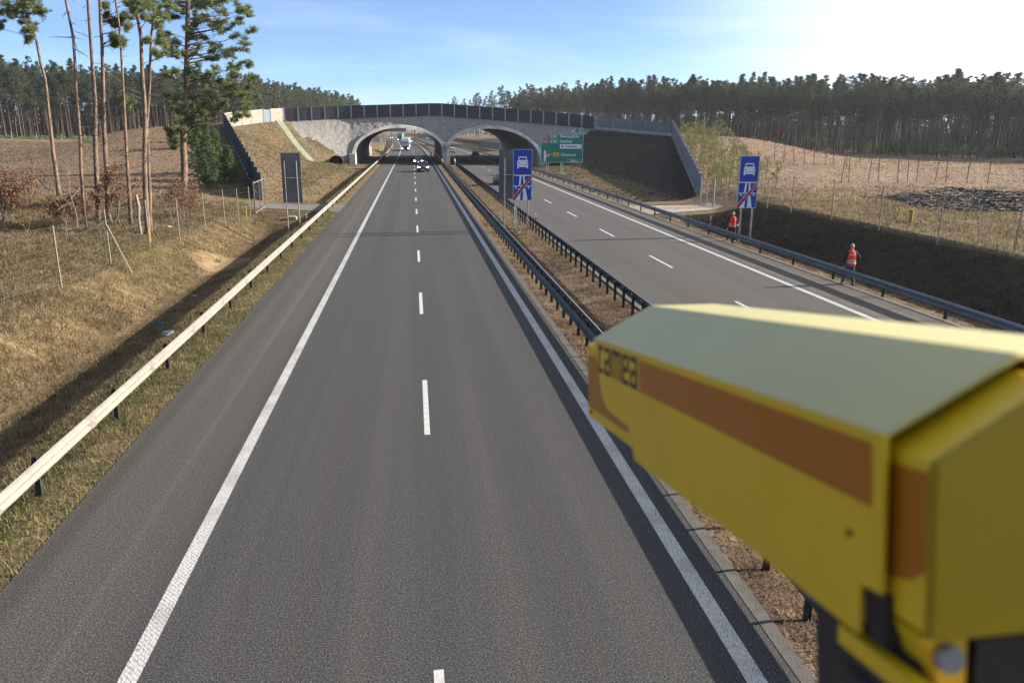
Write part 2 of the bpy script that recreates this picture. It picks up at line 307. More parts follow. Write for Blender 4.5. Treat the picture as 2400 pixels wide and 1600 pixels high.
# paint
def paintmat(name,c,lum):
    m=bpy.data.materials.new(name); m.use_nodes=True; nt=m.node_tree; N=nt.nodes.new; L=nt.links.new; b=nt.nodes['Principled BSDF']; b.inputs['Roughness'].default_value=.6
    tc=N('ShaderNodeTexCoord'); mp=N('ShaderNodeMapping'); mp.inputs['Scale'].default_value=(28,14,1); mp.inputs['Rotation'].default_value=(0,0,.5); L(tc.outputs['Object'],mp.inputs[0])
    v=N('ShaderNodeTexVoronoi'); v.inputs['Scale'].default_value=1; v.inputs['Randomness'].default_value=.35; L(mp.outputs[0],v.inputs[0])
    r=N('ShaderNodeMapRange'); r.inputs[1].default_value=.42; r.inputs[2].default_value=.6; r.inputs[4].default_value=lum; L(v.outputs['Distance'],r.inputs[0])
    n=N('ShaderNodeTexNoise'); n.inputs['Scale'].default_value=1.2; n.inputs['Detail'].default_value=5; L(tc.outputs['Object'],n.inputs[0])
    x=N('ShaderNodeMix'); x.data_type='RGBA'; x.inputs[6].default_value=(*c,1); x.inputs[7].default_value=(c[0]*.35,c[1]*.35,c[2]*.35,1); L(r.outputs[0],x.inputs[0])
    y=N('ShaderNodeMix'); y.data_type='RGBA'; y.blend_type='MULTIPLY'; y.inputs[7].default_value=(.72,.7,.68,1); r2=N('ShaderNodeMapRange'); r2.inputs[1].default_value=.45; r2.inputs[2].default_value=.7; L(n.outputs[0],r2.inputs[0]); L(r2.outputs[0],y.inputs[0]); L(x.outputs[2],y.inputs[6]); L(y.outputs[2],b.inputs['Base Color'])
    bp=N('ShaderNodeBump'); bp.inputs['Strength'].default_value=.6; bp.inputs['Distance'].default_value=.01; L(v.outputs['Distance'],bp.inputs['Height']); L(bp.outputs[0],b.inputs['Normal'])
    return m
PM=paintmat('road_paint',(.38,.38,.365),.8)
edge=[strip('',-3.82,-3.58,-30,900,.004,0),strip('',3.98,4.24,-30,900,.004,0),strip('',8.98,9.2,-30,900,.004,0),strip('',16.58,16.84,-30,900,.004,0)]
dash=[]
for k in range(-2,60):
    y=8.55-4+12*k
    if y>-10: dash.append(strip('',.09,.22,y,y+4,.004,0,4)); dash.append(strip('',12.78,12.92,y-2.9,y+1.1,.004,0,4))
sheet('road_marking',edge,PM); sheet('road_marking',dash,mat('dash_paint',(.42,.42,.405),.6,col2=(.3,.3,.29),scale=7))
for y in (29.6,37.4,42.2,62.5,79.):
    sheet('road_joint',[([(16.95,y,.006),(19.05,y+.35,.006),(19.05,y+.385,.006),(16.95,y+.03,.006)],[(0,1,2,3)])],mat('joint_sealant',(.016,.016,.016),.7))
# service drives to the two gates
def drape(name,quad,n,m,dz=.03):
    a,b,c,d=[np.array(q,float) for q in quad]; V=[];Fq=[]
    for i in range(n+1):
        for j in range(9):
            s,t=i/n,j/8; p=(a*(1-s)+b*s)*(1-t)+(d*(1-s)+c*s)*t; V.append((p[0],p[1],max(tz(p[0],p[1]),-.02)+dz))
    for i in range(n):
        for j in range(8): o=i*9+j; Fq.append((o,o+9,o+10,o+1))
    return struct(big_mesh(name,V,Fq,m,smooth=True))
drape('service_drive',[(-6.2,66.4),(-13.6,67.2),(-13.6,70.6),(-6.2,72.2)],24,mat('drive_asphalt',(.13,.12,.11),.9,col2=(.09,.08,.075),scale=2,bump=.3),.05)
drape('service_drive',[(19.3,63),(26.5,65.3),(26.5,68.6),(19.3,70.5)],24,mat('drive_gravel',(.3,.25,.2),.9,col2=(.2,.16,.13),scale=2,bump=.5),.05)

# ------------------------------------------------------------ overpass
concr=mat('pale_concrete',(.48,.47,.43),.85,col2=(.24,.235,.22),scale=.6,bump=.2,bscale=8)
concd=mat('vault_concrete',(.26,.25,.24),.9,col2=(.19,.185,.18),scale=.4,bump=.2,bscale=6)  # same concrete as the rings, darkened for the shade inside the vault
stone=mat('stone_facing',(.11,.105,.095),.95,col2=(.33,.31,.28),scale=4.5,detail=12,bump=1.,bscale=6.,bdist=.16,lo=.36,hi=.66)
def lin(pl,x): 
    a=sorted(pl); return tuple(np.interp(x,[p[0] for p in a],[p[k] for p in a]) for k in (1,2))
CR=[(-24.5,161.6,8.0),(-23.6,162,8.1),(-12.5,164,8.7),(5,164,9.4),(24.8,160,8.0),(36,156,6.95)]
TO=[(-24.5,152,3.2),(-19,153.5,1.),(-15.5,155.5,.3),(-12.2,157.1,-.05),(6.4,157.1,-.05),(24.8,150.6,-.05),(28,147,-.05),(31,145.6,.5),(36,150,3.)]
ARC=[(.75,0),(.75,3.3),(1.15,4.2),(2.2,5.15),(3.7,5.95),(5.5,6.5),(7.3,6.8),(8.9,6.9),(10.6,6.8),(12.4,6.45),(14.3,5.75),(16.,4.75),(17.1,3.6),(17.6,2.2),(17.55,0)]
# smooth the arch by Catmull-Rom between springings
def smooth_arc():
    P=[Vector((a,b,0)) for a,b in ARC]; o=[P[0]]
    for i in range(1,len(P)-2):
        p0,p1,p2,p3=P[i-1],P[i],P[i+1],P[min(i+2,len(P)-1)]
        for t in (0,.25,.5,.75): o.append(.5*((2*p1)+(p2-p0)*t+(2*p0-5*p1+4*p2-p3)*t*t+(3*p1-p0-3*p2+p3)*t**3))
    o+= [P[-2],P[-1]]; return [(max(p[0],.75),p[1]) for p in o]
ARCS=smooth_arc()
def arc_off(d):
    o=[]; n=len(ARCS)
    for i,(u,z) in enumerate(ARCS):
        a=ARCS[max(i-1,0)]; b=ARCS[min(i+1,n-1)]; tx,tzz=b[0]-a[0],b[1]-a[1]; l=math.hypot(tx,tzz); o.append((u-tzz/l*d,z+tx/l*d))
    o[0]=(ARCS[0][0]-min(d,.35),0); o[1]=(ARCS[1][0]-min(d,.35),ARCS[1][1]); return o
OUT=arc_off(.62)
def arcz(u):
    us=[p[0] for p in OUT[1:]]; zs=[p[1] for p in OUT[1:]]
    if u<us[0] : return 0 if u<-0 else 3.6
    if u>max(us): return None
    return float(np.interp(u,sorted(us),[z for _,z in sorted(zip(us,zs))]))
def face_y(x,z):
    yc,zc=lin(CR,x); yt,zt=lin(TO,x); return yt+(yc-yt)*max(0,(z-zt))/(zc-zt)
br=empty('wildlife_overpass',(6.4,158,0),'long earth-covered overpass with stone facing and two concrete arches over both roads','bridge')
for mir in (0,1):
    V=[];Fq=[]; X=list(np.arange(-24.5,36.01,.25)); NR=26
    for x in X:
        u=abs(x-XC); zb=arcz(u); yt,zt=lin(TO,x); yc,zc=lin(CR,x)
        z0=zt if zb is None or u>18.15 else max(zb-.12,zt)
        for k in range(NR+1):
            z=z0+(zc+.05-z0)*k/NR; y=face_y(x,z)-.1; 
            bmp=(vnoise(x*2.1,z*2.1,1,3)-.5)*.22; y-=bmp
            V.append((x,(y if not mir else 372-y),z))
    for i in range(len(X)-1):
        for k in range(NR): o=i*(NR+1)+k; Fq.append((o,o+NR+1,o+NR+2,o+1) if not mir else (o,o+1,o+NR+2,o+NR+1))
    f=big_mesh('stone_facing',np.array(V)-np.array([6.4,158,0]),Fq,stone,br,smooth=True)
V=[];Fq=[];X=list(np.arange(-24.,36.01,1.))
for x in X:
    yc,zc=lin(CR,x); V+=[(x-6.4,yc-.3-158,zc+.02),(x-6.4,372-yc+.3-158,zc+.02)]
for i in range(len(X)-1): Fq.append((2*i,2*i+2,2*i+3,2*i+1))
big_mesh('earth_deck',V,Fq,mat('deck_soil',(.12,.1,.06),.95,col2=(.2,.15,.09),scale=1),br)
for sgn in (-1,1):
    mb=MB(); rings=[]; n=len(ARCS)
    def P3(u,z,back,lip=0):
        x=XC+sgn*u; y=face_y(x,z)-.75-lip; y0=y if not back else 372-y
        return (x,y0,z)
    # vault between the near and far mouths
    mb.loft([[P3(u,z,0) for u,z in ARCS],[P3(u,z,1) for u,z in ARCS]],close=False,cap=False)
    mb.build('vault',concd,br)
    for back in (0,1):
        r=MB(); IN=ARCS; F0=[P3(u,z,back) for u,z in IN]; bev=[P3(u*.0+a[0]*.12+o[0]*.88,a[1]*.12+o[1]*.88,back) for (u,z),a,o in zip(IN,IN,OUT)]
        O0=[]; O1=[]
        for (u,z) in OUT:
            p=P3(u,z,back); dy=.18 if not back else -.18; O0.append((p[0],p[1]+dy,p[2])); O1.append((p[0],p[1]+(2.4 if not back else -2.4),p[2]))
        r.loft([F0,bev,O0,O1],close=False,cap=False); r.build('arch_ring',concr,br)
    # foot of the ring
    for back in (0,1):
        mb=MB(); x0=XC+sgn*17.35; y=face_y(x0,0)-1.25 if not back else 372-face_y(x0,0)+1.25
        mb.box((XC+sgn*18.0,y+(1.6 if not back else -1.6),1.05),(1.15,3.3,2.1)); mb.build('arch_foot',concr,br)
mb=MB(); yp=face_y(6.4,0)-1.0
mb.box((6.4,yp+27.9,1.68),(1.34,55.8,3.36)); mb.box((6.4,yp-.12,1.7),(.22,.3,3.4)); mb.box((6.4,yp+.3,3.75),(1.5,1.6,.8)); mb.build('centre_pier',concr,br)
# noise walls on the crest
dark=mat('dark_panel',(.026,.027,.037),.8,col2=(.045,.045,.055),scale=1.5,stretch=(.3,.3,3),bump=.4,bscale=4)
post=mat('galvanised_post',(.3,.31,.33),.5,metal=.6)
lite=mat('timber_concrete_panel',(.27,.245,.21),.85,col2=(.18,.16,.135),scale=2.,stretch=(.3,.3,4),bump=.5,bscale=6)
greyp=mat('grey_panel',(.2,.205,.21),.85,col2=(.13,.135,.14),scale=2.,stretch=(.25,.25,3),bump=.5,bscale=6)
plinth=mat('plinth_concrete',(.4,.4,.38),.85,col2=(.28,.28,.27),scale=1)
def along(pl,st):
    o=[];acc=0; pts=[Vector(p) for p in pl]
    seg=[(a,b,(b-a).length) for a,b in zip(pts[:-1],pts[1:])]; tot=sum(s[2] for s in seg); n=max(1,round(tot/st)); 
    for k in range(n+1):
        d=tot*k/n
        for a,b,l in seg:
            if d<=l+1e-6: o.append(a.lerp(b,d/l)); break
            d-=l
    return o
def noise_wall(name,pl,label,pm,h0,st,th=.12,stepped=False,plin=.0,postm=None,top=None):
    P=along(pl,st); e=empty(name,tuple(P[0]),label,'noise wall')
    for a,b in zip(P[:-1],P[1:]):
        d=(b-a); L_=math.hypot(d.x,d.y); rz=math.atan2(d.y,d.x); c=(a+b)/2; z0=min(a.z,b.z) if stepped else None
        m_=MB()
        if stepped:
            zt=max(a.z,b.z)+h0-.25
            m_.box((c.x,c.y,(z0+plin+zt)/2),(L_-.08,th,zt-z0-plin),rz); m_.build('panel',pm,e)
            if plin: q=MB(); q.box((c.x,c.y,z0+plin/2-.3),(L_-.02,th+.04,plin+.6),rz); q.build('plinth',plinth,e)
        else:
            nrm=Vector((-math.sin(rz),math.cos(rz),0))*th/2
            ph=plin
            V=[a+nrm+Vector((0,0,ph)),b+nrm+Vector((0,0,ph)),b+nrm+Vector((0,0,h0)),a+nrm+Vector((0,0,h0))]; V+=[v-2*nrm for v in V]
            m_.add(V,[(0,1,2,3),(7,6,5,4),(0,4,5,1),(2,6,7,3),(1,5,6,2),(0,3,7,4)]); m_.build('panel',pm,e)
            if plin:
                q=MB(); n2=nrm*1.3; V=[a+n2-Vector((0,0,.6)),b+n2-Vector((0,0,.6)),b+n2+Vector((0,0,ph)),a+n2+Vector((0,0,ph))]; V+=[v-2*n2 for v in V]
                q.add(V,[(0,1,2,3),(7,6,5,4),(0,4,5,1),(2,6,7,3),(1,5,6,2),(0,3,7,4)]); q.build('plinth',plinth,e)
    for i,a in enumerate(P):
        q=MB(); t=h0+.05
        hz=t if not stepped else t+.1
        q.box((a.x,a.y,a.z+hz/2-.3),(.2,.26,hz+.6),0); q.build('post',postm or post,e)
    return e
noise_wall('noise_wall',[(-24.6,161.5,8.05),(-12.5,164,8.75),(5,164,9.45),(24.8,160,8.05),(35.6,156.2,7.0)],'dark panelled noise wall with pale posts along the crest of the overpass',dark,2.35,2.55)
noise_wall('noise_wall',[(36,156,6.9),(43,149,6.2),(46.5,141,5.8)],'grey-blue noise wall in shade curving right of the dark panels on the overpass',greyp,2.3,3.8,plin=.5)
noise_wall('noise_wall',[(-31.4,140.6,6.7),(-29.5,151,7.3),(-27.6,155.5,7.7)],'sunlit pale noise wall at the left end of the overpass crest, behind the big pine',lite,2.4,4.)
noise_wall('noise_wall',[(-26.6,157.6,7.85),(-24.8,161.2,8.05)],'short sunlit pale noise wall panel between the crest door and the dark panels',lite,2.4,4.)
d=MB(); d.box((-27.1,156.6,8.9),(.12,1.9,2.3),R_(-26)); dd=empty('wall_door',(-27.1,156.6,7.75),'grey metal door set in the pale noise wall above the green stairs','door'); d.build('door_leaf',mat('grey_door',(.12,.15,.17),.6),dd)
q=MB(); q.box((-27.53,155.7,8.95),(.12,.12,2.5)); q.box((-26.67,157.5,8.95),(.12,.12,2.5)); q.build('door_frame',post,dd)
noise_wall('noise_wall',[(-13.8,74,.1),(-31.5,141,6.7)],'dark stepped noise wall climbing the left embankment beside the spruces',dark,2.55,3.6,stepped=True,plin=.45,postm=dark)
noise_wall('noise_wall',[(27.8,74.5,.0),(46.5,141,5.8)],'grey-blue stepped noise wall climbing the right embankment beside the young pines',greyp,2.6,3.6,stepped=True,plin=.45)
# stairs
st=empty('stairs',(-18,146,.9),'narrow pale stairway with green rail climbing the left grass slope','stairs')
a=Vector((-18.2,146.5,1.0)); b=Vector((-25.4,159.2,7.75)); mb=MB(); rz=math.atan2(b.y-a.y,b.x-a.x); ns=42
for i in range(ns):
    c=a.lerp(b,(i+.5)/ns); zz=tz(c.x,c.y); mb.box((c.x,c.y,zz+.02),(.36,1.15,.34),rz)
mb.build('steps',mat('stair_concrete',(.38,.37,.31),.9,col2=(.26,.27,.2),scale=2),st)
mb=MB(); nn=Vector((-math.sin(rz),math.cos(rz),0))*-.75; pp=[]
for i in range(0,15): c=a.lerp(b,i/14)+nn; zz=tz(c.x,c.y); pp.append((c.x,c.y,zz+1.0)); mb.cyl((c.x,c.y,zz-.1),(c.x,c.y,zz+1.),.02,5)
mb.tube(pp,.025,5); mb.build('handrail',mat('green_rail',(.05,.16,.11),.6),st)
# culverts
blackp=mat('black_pipe',(.012,.012,.013),.6); gabst=mat('culvert_stone',(.2,.19,.17),.95,col2=(.3,.28,.25),scale=8)
for nm,c,r,lab in (('culvert_pipe',(-14.2,151.0,.85),.98,'black corrugated culvert mouth left of the left arch'),('culvert_pipe',(25.9,146.6,.35),1.05,'black culvert mouth under the green road sign')):
    e=empty(nm,(c[0],c[1],c[2]-r),lab,'culvert'); mb=MB(); n=28
    def ring(rr,y,w=0): return [(c[0]+rr*1.12*math.cos(2*math.pi*k/n),y,c[2]+rr*.92*math.sin(2*math.pi*k/n)) for k in range(n)]
    rings=[]
    for i in range(16): rings.append(ring(r-(.05 if i%2 else 0),c[1]+.35*i))
    mb.loft(rings,cap=False); mb.build('pipe',blackp,e); q=MB(); q.add(ring(r,c[1]+4.8),[tuple(range(n))]); q.build('pipe_dark_disc',blackp,e)  # black disc across the pipe stands in for the dark inside
    q=MB(); q.loft([ring(r,c[1]-.02),ring(r+.12,c[1]-.02),ring(r+.12,c[1]+.5),ring(r,c[1]+.5)],cap=False); q.build('rim',blackp,e)

# ------------------------------------------------------------ guardrails
galv=mat('galvanised_steel',(.25,.225,.185),.5,metal=.15,col2=(.19,.175,.15),scale=2.5,spec=.5)
galk=mat('galvanised_steel_shade_dark',(.06,.062,.07),.6,metal=.2,col2=(.04,.042,.05),scale=1.5,spec=.35)  # darkest copy of the rail steel, median shade put into the colour
gald=mat('galvanised_steel_shaded',(.17,.175,.19),.5,metal=.4,col2=(.12,.125,.135),scale=1.5,spec=.5)  # rails seen from their shaded side, shade put into the steel colour
postd=mat('rail_post_steel',(.045,.042,.04),.6,metal=.2,col2=(.03,.028,.026),scale=4)
PROF=[(-.03,.44),(.0,.455),(.075,.50),(.08,.545),(.0,.578),(0,.612),(.08,.645),(.075,.69),(.0,.735),(-.03,.75)]
def guardrail(x,y0,y1,face,label,sp,m,ph,holes=0,double=False):
    e=empty('guardrail',(x,y0,0),label,'guardrail')
    ys=[y0]; y=y0
    mb=MB()
    hy=[]
    if holes:
        yy=math.ceil(y0/holes)*holes
        while yy<min(y1,75): hy+= [yy-.03,yy+.03]; yy+=holes
    ys=sorted(set(hy+list(np.arange(y0,y1,4.))+[y1])); hs=set(round(h,3) for h in hy[::2])
    for fc,hol in (((face,0),(-face,1)) if double else ((face,1),)):
     V=[];Fq=[];n=len(PROF)
     for y in ys:
        s=float(shift(y)); 
        for p in PROF: V.append((-s+fc*(.16+p[0]),y-y0,p[1]))
     for i in range(len(ys)-1):
        hole=round(ys[i],3) in hs and hol
        for k in range(n-1):
            if hole and k==4: continue
            Fq.append((i*n+k,(i+1)*n+k,(i+1)*n+k+1,i*n+k+1))
     big_mesh('beam',V,Fq,m,e)
    # overlap seams
    for y in np.arange(math.ceil(y0/4)*4+ph,min(y1,90),4.):
        q=MB(); q.add([(x+face*(.163+p[0]+.004),y+dy,p[1]) for dy in (0,.28) for p in PROF],[(k,k+n,k+n+1,k+1) for k in range(n-1)])
        for dy in (.06,.22):
            for zz in (.52,.67): q.box((x+face*.246,y+dy,zz),(.012,.025,.025))
        q.build('lap_joint',m,e)
    P=list(np.arange(y0+ph,y1,sp)); first=None
    for i,y in enumerate(P[:98]):
        s=float(shift(y))
        if first is None:
            q=MB(); q.box((0,0,.32),(.1,.012,.86)); q.box((.047*face,0,.32),(.006,.055,.86)); q.box((-.047*face,0,.32),(.006,.055,.86)); q.box((face*.1,0,.6),(.12,.05,.08))
            first=q.build('post',postd,None,org=None); first.parent=e; first.location=(-s,y-y0,0); continue
        c=first.copy(); COL.objects.link(c); c.parent=e; c.location=(-s,y-y0,0)
    if len(P)>98:
        q=MB()
        for y in P[98:]: s=float(shift(y)); q.box((x-s,y,.32),(.1,.06,.86))
        o=q.build('post_row',postd,e); o['kind']='stuff'
    return e
galv_l=galv
guardrail(-7.12,-2,470,1,'sunlit cream-coloured steel guardrail along the left hard shoulder',4.,galv,.35,holes=0)
guardrail(5.40,5,156,-1,'dark guardrail on the left side of the median with close-set posts',1.333,galk,.1,holes=.667,double=True)
guardrail(8.05,5,154,1,'dark guardrail on the right side of the median with close-set posts',1.333,galk,.2,holes=.667)
guardrail(19.32,5,470,-1,'long dark blue-grey guardrail on the far right verge in front of the two workers',4.,gald,.8,holes=.667)
guardrail(5.0,213,560,-1,'guardrail on the left side of the median beyond the arches',4.,gald,.1)
guardrail(8.35,213,560,1,'guardrail on the right side of the median beyond the arches',4.,gald,.1)
white=mat('pale_steel',(.55,.55,.54),.45,metal=.3)
for x,lab in ((5.35,'pale tube-topped barrier in the left tunnel beside the centre pier'),(8.05,'pale tube-topped barrier in the right tunnel beside the centre pier')):
    e=empty('tunnel_barrier',(x,154,0),lab,'barrier'); mb=MB(); f=-1 if x<6 else 1
    mb.tube([(x-.15*f,153.2,.25),(x-.15*f,153.4,.8),(x-.1*f,155,1.05),(x,158,1.08),(x,212,1.08)],.11,8); mb.build('top_tube',white,e)
    q=MB(); q.box((x+.1*f,183.5,.62),(.08,57,.34)); q.build('beam',gald,e)
    for y in np.arange(156,212,4.): q=MB(); q.box((x,y,.5),(.12,.1,1.1)); q.build('post',postd,e)

# ------------------------------------------------------------ signs
def textmesh(s,size,m,name,parent,loc,ax=((1,0,0),(0,0,1)),align='LEFT',sx=1.,bold=.0):
    """flat lettering: ax gives the world directions of reading and of up; loc is world"""
    cu=bpy.data.curves.new('t','FONT'); cu.body=s; cu.size=size; cu.align_x=align; cu.offset=bold; cu.resolution_u=3
    o=bpy.data.objects.new('t',cu); COL.objects.link(o); dg=bpy.context.evaluated_depsgraph_get(); dg.update()
    me=bpy.data.meshes.new_from_object(o.evaluated_get(dg)); bpy.data.objects.remove(o); bpy.data.curves.remove(cu)
    me.name=name; r=parent
    while r.parent is not None: r=r.parent
    a=Vector(ax[0]);b=Vector(ax[1]); L_=Vector(loc)-r.location
    for v in me.vertices: v.co=L_+a*(v.co.x*sx)+b*v.co.y
    me.materials.clear(); me.materials.append(m); ob=bpy.data.objects.new(name,me); COL.objects.link(ob); ob.parent=parent; return ob
blue=mat('sign_blue',(.006,.035,.30),.45,spec=.4); swhite=mat('sign_white',(.62,.65,.68),.5); sred=mat('sign_red',(.33,.012,.02),.45); sgreen=mat('sign_green',(.0,.17,.125),.45); syel=mat('sign_yellow',(.75,.42,.03),.5); sblk=mat('sign_black',(.02,.02,.02),.5)
sback=mat('sign_back_grey',(.15,.155,.165),.55,metal=.3,col2=(.11,.115,.125),scale=.6); galvp=mat('sign_pole_steel',(.2,.2,.19),.5,metal=.3)
def truss(e,x,y,z0,z1,dy=.28,nm='pole'):
    mb=MB(); mb.cyl((x,y,z0),(x,y,z1),.032,7); mb.cyl((x+.03,y+dy,z0),(x+.03,y+dy,z1),.032,7)
    z=z0+.5; k=0
    while z<z1-.3: mb.cyl((x,y,z) if k%2 else (x+.03,y+dy,z),(x+.03,y+dy,z+.45) if k%2 else (x,y,z+.45),.012,4); z+=.45; k+=1
    return mb.build(nm,galvp,e)
def poly(e,name,pts,m,X,Y,Z,dy): # pts in sign coords (right, up) on a face looking to -Y
    mb=MB(); mb.add([(X+p[0],Y-dy,Z+p[1]) for p in pts],[tuple(range(len(pts)))]); return mb.build(name,m,e)
def border(e,X,Y,Z,w,h,t,m,dy,name='border'):
    mb=MB()
    for a in ((0,0,w,t),(0,h-t,w,h),(0,t,t,h-t),(w-t,t,w,h-t)): mb.add([(X+a[0],Y-dy,Z+a[1]),(X+a[2],Y-dy,Z+a[1]),(X+a[2],Y-dy,Z+a[3]),(X+a[0],Y-dy,Z+a[3])],[(0,1,2,3)])
    return mb.build(name,m,e)
def expressway_sign(X,Y,Z,bx,gz,label,rz=0):
    """two boards: car symbol above, struck-out motorway symbol below; front faces the camera (-Y)"""
    w=1.26; hb=1.55; e=empty('road_sign',(X+w/2,Y,gz),label,'road sign','end of motorway signs')
    for k,(zb,h) in enumerate(((Z,1.62),(Z+1.65,1.65))):
        b=MB(); b.box((X+w/2,Y,zb+h/2),(w,.04,h)); p=b.build('board',[sback],e); p['label']='lower board with struck-out motorway symbol' if k==0 else 'upper board with white car symbol'
        poly(p,'face',[(.0,.0),(w,.0),(w,h),(.0,h)],blue,X,Y,zb,.024); border(p,X,Y,zb,w,h,.02,swhite,.027)
        if k==1:
            car=[(.27,.43),(.37,.43),(.37,.52),(.89,.52),(.89,.43),(.99,.43),(.99,.62),(1.0,.68),(.99,.9),(.94,.95),(.885,1.2),(.375,1.2),(.32,.95),(.27,.9),(.26,.68),(.27,.62)]
            poly(p,'car_symbol',car,swhite,X,Y,zb,.030)
            poly(p,'car_symbol_glass',[(.385,.98),(.875,.98),(.84,1.12),(.42,1.12)],blue,X,Y,zb,.034); poly(p,'car_symbol_bumper',[(.28,.64),(.98,.64),(.98,.665),(.28,.665)],blue,X,Y,zb,.034)
            for cx_ in (.36,.9): poly(p,'car_symbol_lamp',[(cx_+.045*math.cos(t*math.pi/5),.8+.045*math.sin(t*math.pi/5)) for t in range(10)],blue,X,Y,zb,.034)
        else:
            lane=lambda a,b,c,d: poly(p,'motorway_symbol',[a,b,c,d],swhite,X,Y,zb,.030)
            lane((.2,.03),(.48,.03),(.51,.78),(.38,.78)); lane((.66,.03),(.98,.03),(.84,.78),(.69,.78))
            lane((.38,1.0),(.51,1.0),(.555,1.6),(.44,1.6)); lane((.7,1.0),(.83,1.0),(.76,1.6),(.66,1.6))
            lane((.03,.92),(1.23,.92),(1.23,.97),(.03,.97)); lane((.14,.78),(.26,.78),(.22,.92),(.18,.92)); lane((.98,.78),(1.1,.78),(1.06,.92),(1.02,.92))
            poly(p,'red_bar_edge',[(.0,.0),(.14,.0),(1.26,1.47),(1.26,1.62),(1.15,1.62),(.0,.22)],swhite,X,Y,zb,.036); poly(p,'red_bar',[(.01,.01),(.115,.01),(1.25,1.5),(1.25,1.61),(1.165,1.61),(.01,.19)],sred,X,Y,zb,.040)
    for x in bx: truss(e,x,Y+.06,gz,Z+2.9)
    if rz: e.rotation_euler=(0,0,rz)
    return e
def back_sign(X,Y,Z,w,h,bx,gz,label,tall=0):
    e=empty('road_sign',(X+w/2,Y,gz),label,'road sign','end of motorway signs')
    for zb,hh in ((Z,h/2-.015),(Z+h/2+.015,h/2-.015)):
        b=MB(); b.box((X+w/2,Y,zb+hh/2),(w,.03,hh)); 
        for xx in (X+.02,X+w-.02): b.box((xx,Y-.03,zb+hh/2),(.03,.04,hh))
        for zz in (zb+.02,zb+hh-.02): b.box((X+w/2,Y-.03,zz),(w-.06,.036,.03))
        p=b.build('board',sback,e)
        for xx in bx:
            for zz in (zb+.3,zb+hh-.3): q=MB(); q.box((xx,Y-.06,zz),(.16,.05,.05)); q.build('clamp',galvp,p)
    for xx in bx: truss(e,xx,Y-.09,gz,Z+h*tall if tall else Z+h-.1,-.28)
    return e
expressway_sign(6.49,52,2.14,(6.75,7.5),-.25,'blue sign pair with white car above struck-out motorway, standing in the median')
back_sign(5.70,53.4,2.13,1.26,3.24,(6.02,6.75),-.25,'grey unpainted back of a sign pair in the median, half behind the blue sign',.83)
expressway_sign(20.80,49,1.86,(21.15,21.9),-.55,'blue sign pair with white car above struck-out motorway, on the right verge by a worker',R_(-3))
back_sign(-8.97,56,1.71,1.3,3.35,(-8.75,-7.95),-.3,'tall dark grey back of a two-board sign behind the left guardrail',.84)
# big green direction sign
e=empty('direction_sign',(22.2,122,0),'large green direction sign with town names in front of the shaded right embankment','road sign')
X,Y,Z,w,h=at(1120+770/5.227,270+582/5.227,122)[0],122,at(1120+770/5.227,270+582/5.227,122)[2],6.58,4.28
b=MB(); b.box((X+w/2,Y,Z+h/2),(w,.06,h)); p=b.build('board',sback,e); poly(p,'face',[(0,0),(w,0),(w,h),(0,h)],sgreen,X,Y,Z,.035); border(p,X,Y,Z,w,h,.05,swhite,.04)
K=w/ (1290-770.)  # metres per crop pixel
def sp(x,y): return ((x-770)*K,(582-y)*K)
def sbox(name,x0,y0,x1,y1,m,dy,bd=None):
    a=sp(x0,y1);c=sp(x1,y0); poly(p,name,[(a[0],a[1]),(c[0],a[1]),(c[0],c[1]),(a[0],c[1])],m,X,Y,Z,dy)
    if bd: border(p,X+a[0],Y,Z+a[1],c[0]-a[0],c[1]-a[1],.03,bd,dy+.004)
def stxt(s,x,y,px,m=swhite,sx=1.,bold=.012): a=sp(x,y); textmesh(s,px*K/.70,m,'lettering',p,(X+a[0],Y-.055,Z+a[1]),sx=sx,bold=bold)
sbox('route_shield',784,242,862,290,sred,.042,swhite); sbox('route_shield',784,302,862,348,sred,.042,swhite); sbox('route_shield',880,242,982,290,sgreen,.042,swhite); sbox('route_shield',880,302,982,348,sgreen,.042,swhite)
stxt('S 3',796,280,27); stxt('S 6',796,340,27); stxt('E 65',892,280,27); stxt('E 28',892,340,27)
stxt('Świnoujście',1002,284,32,sx=1.02); stxt('Gdańsk',1000,344,32,sx=1.05)
sbox('airport_plate',1003,362,1271,415,swhite,.042); stxt('Goleniów',1070,399,24,mat('sign_ink',(.03,.05,.2),.5),1.05)
pl=[(1012,389),(1030,385),(1026,372),(1032,372),(1040,385),(1052,389),(1040,393),(1032,405),(1026,405),(1030,393)]; poly(p,'airplane_symbol',[sp(*q) for q in pl],sblk,X,Y,Z,.048)
arrow=[(806,566),(806,450),(821,425),(833,450),(833,500),(845,495),(850,505),(832,525),(831,566)]; poly(p,'arrow_symbol',[sp(*q) for q in arrow],swhite,X,Y,Z,.044)
cxc,cyc=sp(863,490); 
for rr,mm,dd_ in ((21*K,sred,.044),(15*K,swhite,.048)): poly(p,'limit_disc',[(cxc+rr*math.cos(t*math.pi/10),cyc+rr*math.sin(t*math.pi/10)) for t in range(20)],mm,X,Y,Z,dd_)
stxt('70',852,497,12,sblk); sbox('branch_line',880,480,900,487,swhite,.044)
sbox('route_shield',918,462,996,506,syel,.042); stxt('142',924,499,28,sblk,1.05); stxt('Chociwel',1016,503,32,sx=1.05)
sbox('distance_plate',1100,540,1282,577,sgreen,.042,swhite); stxt('500 m',1140,572,22)
b=MB(); tx,ty=sp(1138,228); tx2,ty2=sp(1293,174); b.box((X+(tx+tx2)/2,Y,Z+(ty+ty2)/2+.02),(tx2-tx,.06,ty2-ty)); p=b.build('exit_number_board',sback,e)
poly(p,'face',[(tx,ty+.02),(tx2,ty+.02),(tx2,ty2+.02),(tx,ty2+.02)],sgreen,X,Y,Z,.035); border(p,X+tx,Y,Z+ty+.02,tx2-tx,ty2-ty,.04,swhite,.04); stxt('17',1226,217,32)
